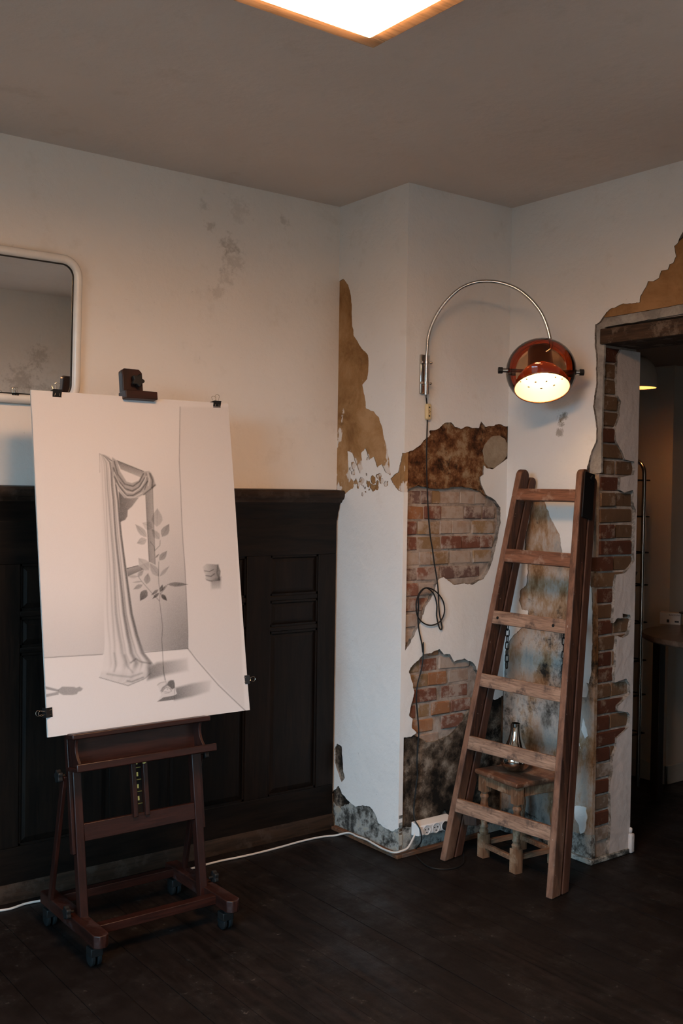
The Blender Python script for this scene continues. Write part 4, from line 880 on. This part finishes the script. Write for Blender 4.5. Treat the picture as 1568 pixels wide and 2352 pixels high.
for i in range(3):
    cx = x0+.050+i*.0525
    so_ = MB().lathe([(.0205, -.0006), (.0215, .0015), (.0195, .002), (.0185, -.0004), (.0001, -.0004)], (cx, YB-.0446, zc_-.004), (0, -1, 0), 32, cap=False).build('socket', M['sock'], ps, smooth=True)
    if i < 2:
        for dx_, dz2 in ((-.0085, .003), (.0085, .003), (0, -.010)): MB().lathe([(.0001, 0), (.0028, 0), (.0028, .0008), (.0001, .0008)], (cx+dx_, YB-.0448, zc_-.004+dz2), (0, -1, 0), 12).build('pin_hole', M['iron'], so_)
plg = MB().lathe([(.019, 0), (.019, .012), (.014, .030), (.007, .040)], (x0+.155, YB-.0455, zc_-.004), (0, -1, 0), 24); plg.build('plug', M['black'], wl, smooth=True)
kk = NT('white_cable'); M['wcable'] = kk.done(kk.mix(kk.noise(9), (.55, .54, .52), (.62, .60, .57)), .5)
pts = [Vector((x0+.004, YB-.022, zc_-.020))]
for x, y in ((938,1945),(926,1953)): g = onplane(x, y, (0, -1, 0), (0, YB-.030, 0)); pts.append(Vector((g.x, g.y, max(g.z, .02))))
for x, y in ((905,1958),(880,1950),(858,1938),(840,1928),(820,1921),(800,1919)): g = onplane(x, y, fA.n, fA.P(0, 0, -.030)); pts.append(Vector((g.x, min(g.y, Y1-.05), max(g.z, .022))))
for x, y in ((770,1921),(735,1925),(690,1935),(640,1949),(590,1962),(545,1972),(510,1979),(470,1989),(420,2003),(360,2018),(280,2035),(200,2050),(112,2068),(60,2078),(20,2091),(-40,2100),(-140,2125)):
    g = ground(x, y); pts.append(Vector((g.x, min(g.y, Y1-.042), .0045)))
MB().tube(smooth_path(pts, 5), .0042, 8).build('cable', M['wcable'], ps, smooth=True)

# ---------------------------------------------------------------- ladder
ld = ((.040, .017, .0105), (.105, .047, .029)); lg = ((.15, .080, .048), (.34, .205, .14))
M['rail'] = None; M['rung'] = wood('ladder_rung_wood', (.11, .043, .022), (.27, .122, .070), 1, .65, 1.2, (.30, .20, .15)); M['rung_pale'] = wood('ladder_rung_pale', (.17, .092, .058), (.39, .245, .168), 1, .7, 1.2, (.07, .045, .035))
M['rail_back'] = wood('ladder_back_wood', (.045, .017, .010), (.10, .042, .024), 2, .62)
def railmat():
    k = NT('ladder_rail_wood'); f = k.noise(3.0, 6, .62, 'object', (14, 14, 1.2), .6); g = k.noise(9.0, 3, .5, 'object', (14, 14, 1.2))
    c = k.ramp(f, [(.40, (.030, .012, .007)), (.60, (.085, .035, .019))])
    c = k.mix(k.math('MULTIPLY', k.ramp(g, [(.35, 1.0), (.5, 0.0)]), .5), c, (.012, .006, .004))
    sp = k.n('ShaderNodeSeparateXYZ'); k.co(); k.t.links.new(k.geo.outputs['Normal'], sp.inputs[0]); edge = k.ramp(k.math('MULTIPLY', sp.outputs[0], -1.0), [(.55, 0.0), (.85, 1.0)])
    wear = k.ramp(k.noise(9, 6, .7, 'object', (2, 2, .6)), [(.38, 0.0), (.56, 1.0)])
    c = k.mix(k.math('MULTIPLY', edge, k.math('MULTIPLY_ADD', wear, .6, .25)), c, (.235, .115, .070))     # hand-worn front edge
    low = k.math('MULTIPLY', k.ramp(k.xyz()[2], [(.05, 1.0), (.45, 0.0)]), k.math('MULTIPLY_ADD', wear, .5, .15))
    c = k.mix(low, c, (.26, .15, .10))                                                                 # scuffed feet
    c = k.mix(k.math('MULTIPLY', k.ramp(k.noise(60, 3, .8), [(.68, 0.0), (.72, 1.0)]), .7), c, (.45, .40, .35))
    return k.done(c, .62, normal=k.bump(f, .3, .003), spec=.35)
M['rail'] = railmat()
FLt, FRt = Vector((2.945, 3.165, 0)), Vector((3.005, 2.635, 0)); TLt, TRt = Vector((3.305, 3.108, 1.645)), Vector((3.305, 2.780, 1.645))
la = empty('stepladder', (3.02, 2.90, 0), 'worn brown wooden stepladder folded and leaning beside the doorway', 'ladder')
dn = (FRt-FLt).cross(TLt-FLt).normalized(); dn = dn if dn.x < 0 else -dn       # towards the room
rt_ = .030; dpt = .058
def railobj(f, t, off, th, dp, name, mat, rnd=True):
    f = f-dn*off; t = t-dn*off; ax_ = (t-f).normalized(); sd = (FRt-FLt).normalized(); sd = (sd-ax_*sd.dot(ax_)).normalized(); nn = -dn
    L_ = (t-f).length; pl = [(0, 0), (dp, 0)]+[(dp/2+dp/2*math.cos(a), L_-dp/2+dp/2*math.sin(a)) for a in [math.pi*i/10 for i in range(11)]]
    mb = MB().prism(pl, f-sd*th/2, nn, ax_, th if nn.cross(ax_).dot(sd) > 0 else -th)
    for v in mb.v:
        if v.z < .03: v.z = .0005
    return mb.build(name, mat, la, bevel=.004)
for f, t in ((FLt, TLt), (FRt, TRt)):
    railobj(f, t, 0, rt_, dpt, 'rail', M['rail'])
    railobj(f, t-(t-f).normalized()*.02, dpt+.012, rt_*.95, .046, 'back_rail', M['rail_back'])
rp_ = [((1186,1135),(1314,1137)),((1153,1275),(1303,1284)),((1126,1418),(1290,1434)),((1096,1562),(1275,1590)),((1065,1707),(1260,1745)),((1034,1852),(1246,1902))]
chain_at = []
for i, (a, b) in enumerate(rp_):
    zz = (onplane(*a, dn, FLt).z+onplane(*b, dn, FLt).z)/2; tz = zz/1.645
    pL, pR = FLt.lerp(TLt, tz), FRt.lerp(TRt, tz); e = (pR-pL).normalized(); up_ = (TLt-FLt).normalized()
    hgt = .050 if i == 0 else .056
    MB().beam(pL+e*.012-dn*.014, pR-e*.012-dn*.014, .026, hgt, tuple(dn)).build('rung', M['rung'] if i < 2 else M['rung_pale'], la, bevel=.003)
    if i == 2: chain_at = [pL.lerp(pR, .13)-dn*.055, pL.lerp(pR, .86)-dn*.055, pL.lerp(pR, .915)-dn*.05]
    if i == 2:
        for p_ in (pL.lerp(pR, .10), pL.lerp(pR, .82)): MB().lathe([(.0001, 0), (.0065, 0), (.005, .002), (.0001, .0025)], p_+dn*.001-up_*.002, tuple(dn), 10).build('nail_head', M['iron'], la)
# hinge irons at the head of the rails
for f, t, s in ((FRt, TRt, 1),):
    ax_ = (t-f).normalized(); sd = (FRt-FLt).normalized()
    MB().beam(t-ax_*.20+sd*(rt_/2+.0035)-dn*.048, t-ax_*.01+sd*(rt_/2+.0035)-dn*.048, .006, .075, tuple(sd)).build('hinge_plate', M['iron'], la, bevel=.003)
    MB().lathe([(.011, -.006), (.011, .006)], t-ax_*.03+sd*(rt_/2+.008)-dn*(dpt+.002), tuple(sd), 14).build('hinge_pin', M['iron'], la, smooth=True)
# chains hanging below the third rung
def chain(p, n, parent):
    L_ = .034; c = empty('chain', p); c.parent = la; c.location = p-WORLD[la]
    for i in range(n):
        ctr = p-Vector((0, 0, .010+i*L_*.80)); a_ = (i % 2)*math.pi/2+.35; d_ = Vector((math.cos(a_), math.sin(a_), 0))
        pts = [ctr+d_*(.0080*math.cos(t))+Vector((0, 0, (.0085 if math.sin(t) > 0 else -.0085)+.0080*math.sin(t))) for t in [2*math.pi*k_/16 for k_ in range(16)]]
        MB().tube(pts, .0023, 6, True).build('link', M['iron'], c, smooth=True)
if chain_at:
    chain(chain_at[0]-Vector((0, 0, .02)), 7, la); chain(chain_at[1]-Vector((0, 0, .02)), 8, la); chain(chain_at[2]-Vector((0, 0, .02)), 8, la)
# short brace low on the back frame
bz = .175; tz = bz/1.645; pb_ = FLt.lerp(TLt, tz)-dn*(dpt+.03)
MB().beam(pb_+Vector((.0, -.012, 0)), pb_+Vector((.018, -.070, .008)), .045, .040, (0, 0, 1)).build('brace', M['rail_back'], la, bevel=.004)

# ---------------------------------------------------------------- stool
so0 = Vector((3.216, 2.990, 0)); eS1 = Vector((.02, .205, 0)).normalized(); eS2 = Vector((eS1.y, -eS1.x, 0))
stl = empty('wooden_stool', so0, 'low square wooden stool with turned legs behind the stepladder', 'stool')
M['seat'] = wood('stool_seat_wood', (.075, .030, .016), (.20, .090, .050), 1, .42, wear=(.30, .19, .13)); M['leg'] = wood('stool_leg_wood', (.10, .045, .022), (.28, .15, .082), 2, .6, wear=(.33, .22, .14)); M['legx'] = wood('stool_rail_wood', (.10, .05, .028), (.28, .16, .095), 0, .6)
hw = .103; zs = .372
def sP(a, b, z): return so0+eS1*a+eS2*b+Vector((0, 0, z))
q = .134
seat = MB(); out = [(-q, -q), (q, -q), (q, q), (-q, q)]
seat.ring_extrude([[sP(a*k_, b*k_, z) for a, b in out] for k_, z in ((.965, zs-.022), (1, zs-.014), (1, zs-.006), (.975, zs))]); seat.build('seat', M['seat'], stl, bevel=.003)
lp = [(.0175, .10), (.020, .112), (.014, .120), (.018, .130), (.0135, .140), (.016, .165), (.0195, .190), (.020, .205), (.016, .232), (.0135, .246), (.019, .256), (.019, .262), (.014, .270), (.017, .280)]
for a in (-hw, hw):
    for b in (-hw, hw):
        l = MB(); w = .0185
        for (z0_, z1_) in ((0, .098), (.280, zs-.022)): l.add([sP(a+i_*w, b+j_*w, z) for z in (z0_, z1_) for i_, j_ in ((-1,-1),(1,-1),(1,1),(-1,1))], [(3,2,1,0),(4,5,6,7),(0,1,5,4),(1,2,6,5),(2,3,7,6),(3,0,4,7)])
        l.lathe([(.016, .096)]+lp+[(.016, .282)], sP(a, b, 0), (0, 0, 1), 20); l.build('leg', M['leg'], stl, smooth=True, angle=45)
for k_ in (-1, 1):
    MB().beam(sP(-hw+.018, k_*hw, .052), sP(hw-.018, k_*hw, .052), .018, .020, tuple(eS2)).build('stretcher', M['legx'], stl, bevel=.002)
    MB().beam(sP(k_*hw, -hw+.018, .060), sP(k_*hw, hw-.018, .060), .018, .020, tuple(eS1)).build('stretcher', M['legx'], stl, bevel=.002)
    MB().beam(sP(-hw+.018, k_*hw, zs-.044), sP(hw-.018, k_*hw, zs-.044), .018, .044, tuple(eS2)).build('apron', M['leg'], stl, bevel=.002)
    MB().beam(sP(k_*hw, -hw+.018, zs-.044), sP(k_*hw, hw-.018, zs-.044), .018, .044, tuple(eS1)).build('apron', M['leg'], stl, bevel=.002)
# ---------------------------------------------------------------- vase
kk = NT('mirror_chrome'); M['mchrome'] = kk.done(kk.mix(kk.noise(5, 3, .5, 'object'), (.50, .44, .38), (.60, .53, .46)), .06, 1.0)
vp = onplane(1184, 1652, (0, -1, 0), (0, 3.015, 0)); vz = zs
va = MB().lathe([(.0005, .0), (.030, .001), (.050, .012), (.064, .032), (.067, .048), (.062, .064), (.051, .086), (.040, .106), (.031, .128), (.0245, .152), (.0205, .176), (.0205, .200), (.018, .200), (.018, .176), (.020, .150), (.0005, .145)], (vp.x, 3.015, vz+.0006), (0, 0, 1), 40, cap=False)
tag(va.build('chrome_vase', M['mchrome'], smooth=True, angle=50), 'shiny chrome bell-shaped vase standing on the wooden stool', 'vase')

# ---------------------------------------------------------------- things in the next room
def inroom(x, y, X): return onplane(x, y, (1, 0, 0), (X, 0, 0))
pc_ = inroom(1464, 890, 4.28); prd = .092
pl_ = empty('pendant_lamp', (pc_.x, pc_.y, pc_.z), 'white dome pendant lamp glowing orange inside beyond the doorway', 'pendant lamp')
kk = NT('lamp_dome_white'); M['dome'] = kk.done(kk.mix(kk.noise(5), (.50, .42, .34), (.55, .46, .38)), .5)
pr = [(prd, 0), (prd, .042), (prd*.97, .070), (prd*.86, .102), (prd*.66, .128), (prd*.40, .145), (.015, .152)]
pr2 = [(r-.003, z-.002) for r, z in pr]
MB().lathe(pr+pr2[::-1]+[pr[0]], pc_, (0, 0, 1), 36, cap=False).build('dome', M['dome'], pl_, smooth=True)
kk = NT('warm_bulb'); M['bulb2'] = kk.done(kk.mix(kk.noise(2), (.9, .8, .6), (.9, .82, .65)), .5, emit=(1.0, .42, .13), estr=70.0)
MB().lathe([(.001, 0), (.022, .008), (.03, .028), (.022, .052), (.012, .075), (.001, .078)], pc_+Vector((0, 0, .05)), (0, 0, 1), 16).build('bulb', M['bulb2'], pl_, smooth=True)
if pc_.z+.154 < 2.22: MB().lathe([(.006, .148), (.006, 2.2195-pc_.z)], pc_, (0, 0, 1), 10).build('stem', M['black'], pl_)
# chrome rack with rounded head
RX = 4.55; rp0 = inroom(1479, 1110, RX); ra = empty('chrome_rack', (RX, rp0.y+.15, 0), 'tall chrome tube rack with wire shelves beyond the doorway', 'rack')
yt = rp0.y; yb_ = yt+.34; ztop = inroom(1467, 1057, RX).z; rr_ = .07
pts = [Vector((RX, yt, .0)), Vector((RX, yt, ztop-rr_))]+[Vector((RX, yt+rr_-rr_*math.cos(a), ztop-rr_+rr_*math.sin(a))) for a in [math.pi/2*i/8 for i in range(1, 9)]]
pts += [Vector((RX, yb_-rr_+rr_*math.sin(a), ztop-rr_+rr_*math.cos(a))) for a in [math.pi/2*i/8 for i in range(0, 9)]]+[Vector((RX, yb_, 0))]
MB().tube(pts, .011, 12).build('hoop', M['chrome'], ra, smooth=True)
for y in (1103, 1187, 1270, 1345, 1432, 1520, 1600, 1690):
    z = inroom(1475, y, RX).z
    if z < .05: continue
    s_ = MB(); s_.tube([(RX-.10, yt+.01, z), (RX-.10, yb_-.01, z), (RX+.06, yb_-.01, z), (RX+.06, yt+.01, z)], .004, 6, True)
    for i in range(7): s_.tube([(RX-.10, yt+.03+i*.045, z), (RX+.06, yt+.03+i*.045, z)], .002, 5)
    s_.build('shelf', M['iron'], ra, smooth=True)
bw = inroom(1470, 1345, RX-.02)
bo = MB().lathe([(.02, 0), (.05, .006), (.085, .030), (.098, .060), (.092, .060), (.078, .032), (.045, .012), (.0005, .010)], (RX-.02, bw.y+.14, inroom(1475, 1345, RX).z+.005), (0, 0, 1), 28, cap=False)
tag(bo.build('dark_bowl', plain('dark_bowl_glaze', (.03, .02, .016), .35), smooth=True), 'dark shallow bowl resting on the chrome rack', 'bowl')
# round table
TZ = .87
TR_ = .40; tcx = Vector((4.475, 2.835, 0))
M['tabletop'] = wood('dark_table_top', (.05, .032, .022), (.11, .075, .055), 0, .3); M['tabledark'] = wood('dark_table_leg', (.006, .004, .003), (.018, .010, .007), 2, .5)
ta = empty('round_table', (tcx.x, tcx.y, 0), 'high round table with dark edge standing beyond the doorway', 'table')
MB().lathe([(.001, TZ-.028), (TR_-.006, TZ-.028), (TR_, TZ-.022), (TR_, TZ-.005), (TR_-.004, TZ), (.001, TZ)], (tcx.x, tcx.y, 0), (0, 0, 1), 56).build('table_top', M['tabletop'], ta, smooth=True)
lgp = ground(1478, 1815)
for dx_, dy_ in ((0, 0),):
    base = Vector((min(lgp.x, 4.40), lgp.y*min(lgp.x, 4.40)/lgp.x, 0))
    for ang_ in (0, 90, 180, 270):
        v0 = base-Vector((tcx.x, tcx.y, 0)); v0 = v0.normalized()*min(v0.length, TR_-.05); v0.rotate(Matrix.Rotation(math.radians(ang_), 3, 'Z')); b0 = Vector((tcx.x, tcx.y, 0))+v0
        MB().beam(b0, b0+Vector((0, 0, TZ-.028)), .045, .045, (1, 0, 0)).build('leg', M['tabledark'], ta, bevel=.003)
# carton on the table
bxp = onplane(1514, 1433, (0, 0, 1), (0, 0, TZ)); 
bd = (cR-Vector((0, 0, cR.z))).normalized(); bd = (bd*.92-Vector((cF.x, cF.y, 0))*.39).normalized()
perp = Vector((-bd.y, bd.x, 0)); perp = perp if perp.dot(cF) > 0 else -perp
px1 = onplane(1556, 1438, (0, 0, 1), (0, 0, TZ)); bl = min((px1-bxp).length, .12)
kk = NT('carton_white'); M['carton'] = kk.done(kk.mix(kk.noise(12), (.40, .36, .33), (.46, .42, .38)), .6)
ct = empty('carton', bxp+bd*bl/2, 'small white printed carton lying on the round table', 'box')
hb_ = .060
MB().prism([(0, 0), (bl, 0), (bl, hb_), (0, hb_)], bxp, bd, (0, 0, 1), .06 if bd.cross(Vector((0, 0, 1))).dot(perp) > 0 else -.06).build('box_body', M['carton'], ct, bevel=.001)
for (a0, a1, z0_, z1_) in ((.34, .46, .010, .026), (.72, .92, .012, .020)):
    MB().prism([(bl*a0, z0_), (bl*a1, z0_), (bl*a1, z1_), (bl*a0, z1_)], bxp-perp*.0004, bd, (0, 0, 1), .0003).build('print_mark', M['iron'], ct)
fc = bpy.data.curves.new('print', 'FONT'); fc.body = 'BLACKLINE'; fc.size = .0105; fc.extrude = .0002
to = bpy.data.objects.new('tmp_text', fc); COL.objects.link(to); bpy.context.view_layer.update()
tm = bpy.data.meshes.new_from_object(to); bpy.data.objects.remove(to); tm.materials.append(M['iron'])
tx = link('lettering', tm, ct, bxp+bd*(bl*.44)-perp*.0006+Vector((0, 0, .046))); ww = max(v.co.x for v in tm.vertices); tx.scale = (bl*.52/ww,)*3
tx.rotation_euler = (math.pi/2, 0, math.atan2(bd.y, bd.x))
# dark tin with a black lid beside the carton
tn = bxp+bd*(bl+.055)+perp*.02
ti = empty('lidded_tin', tn, 'dark lidded tin with a wide black knob lid on the round table', 'tin')
MB().lathe([(.001, 0), (.043, 0), (.044, .003), (.044, .048)], tn, (0, 0, 1), 28).build('tin_body', M['black'], ti, smooth=True)
MB().lathe([(.0443, .044), (.0446, .044), (.0446, .056), (.0443, .056)], tn, (0, 0, 1), 28, cap=False).build('label_band', M['carton'], ti, smooth=True)
MB().lathe([(.001, .060), (.066, .061), (.066, .064), (.030, .068), (.014, .070), (.014, .090), (.001, .092)], tn, (0, 0, 1), 28).build('lid', M['black'], ti, smooth=True)
MB().lathe([(.044, .047), (.044, .0605)], tn, (0, 0, 1), 28).build('neck', M['iron'], ti)
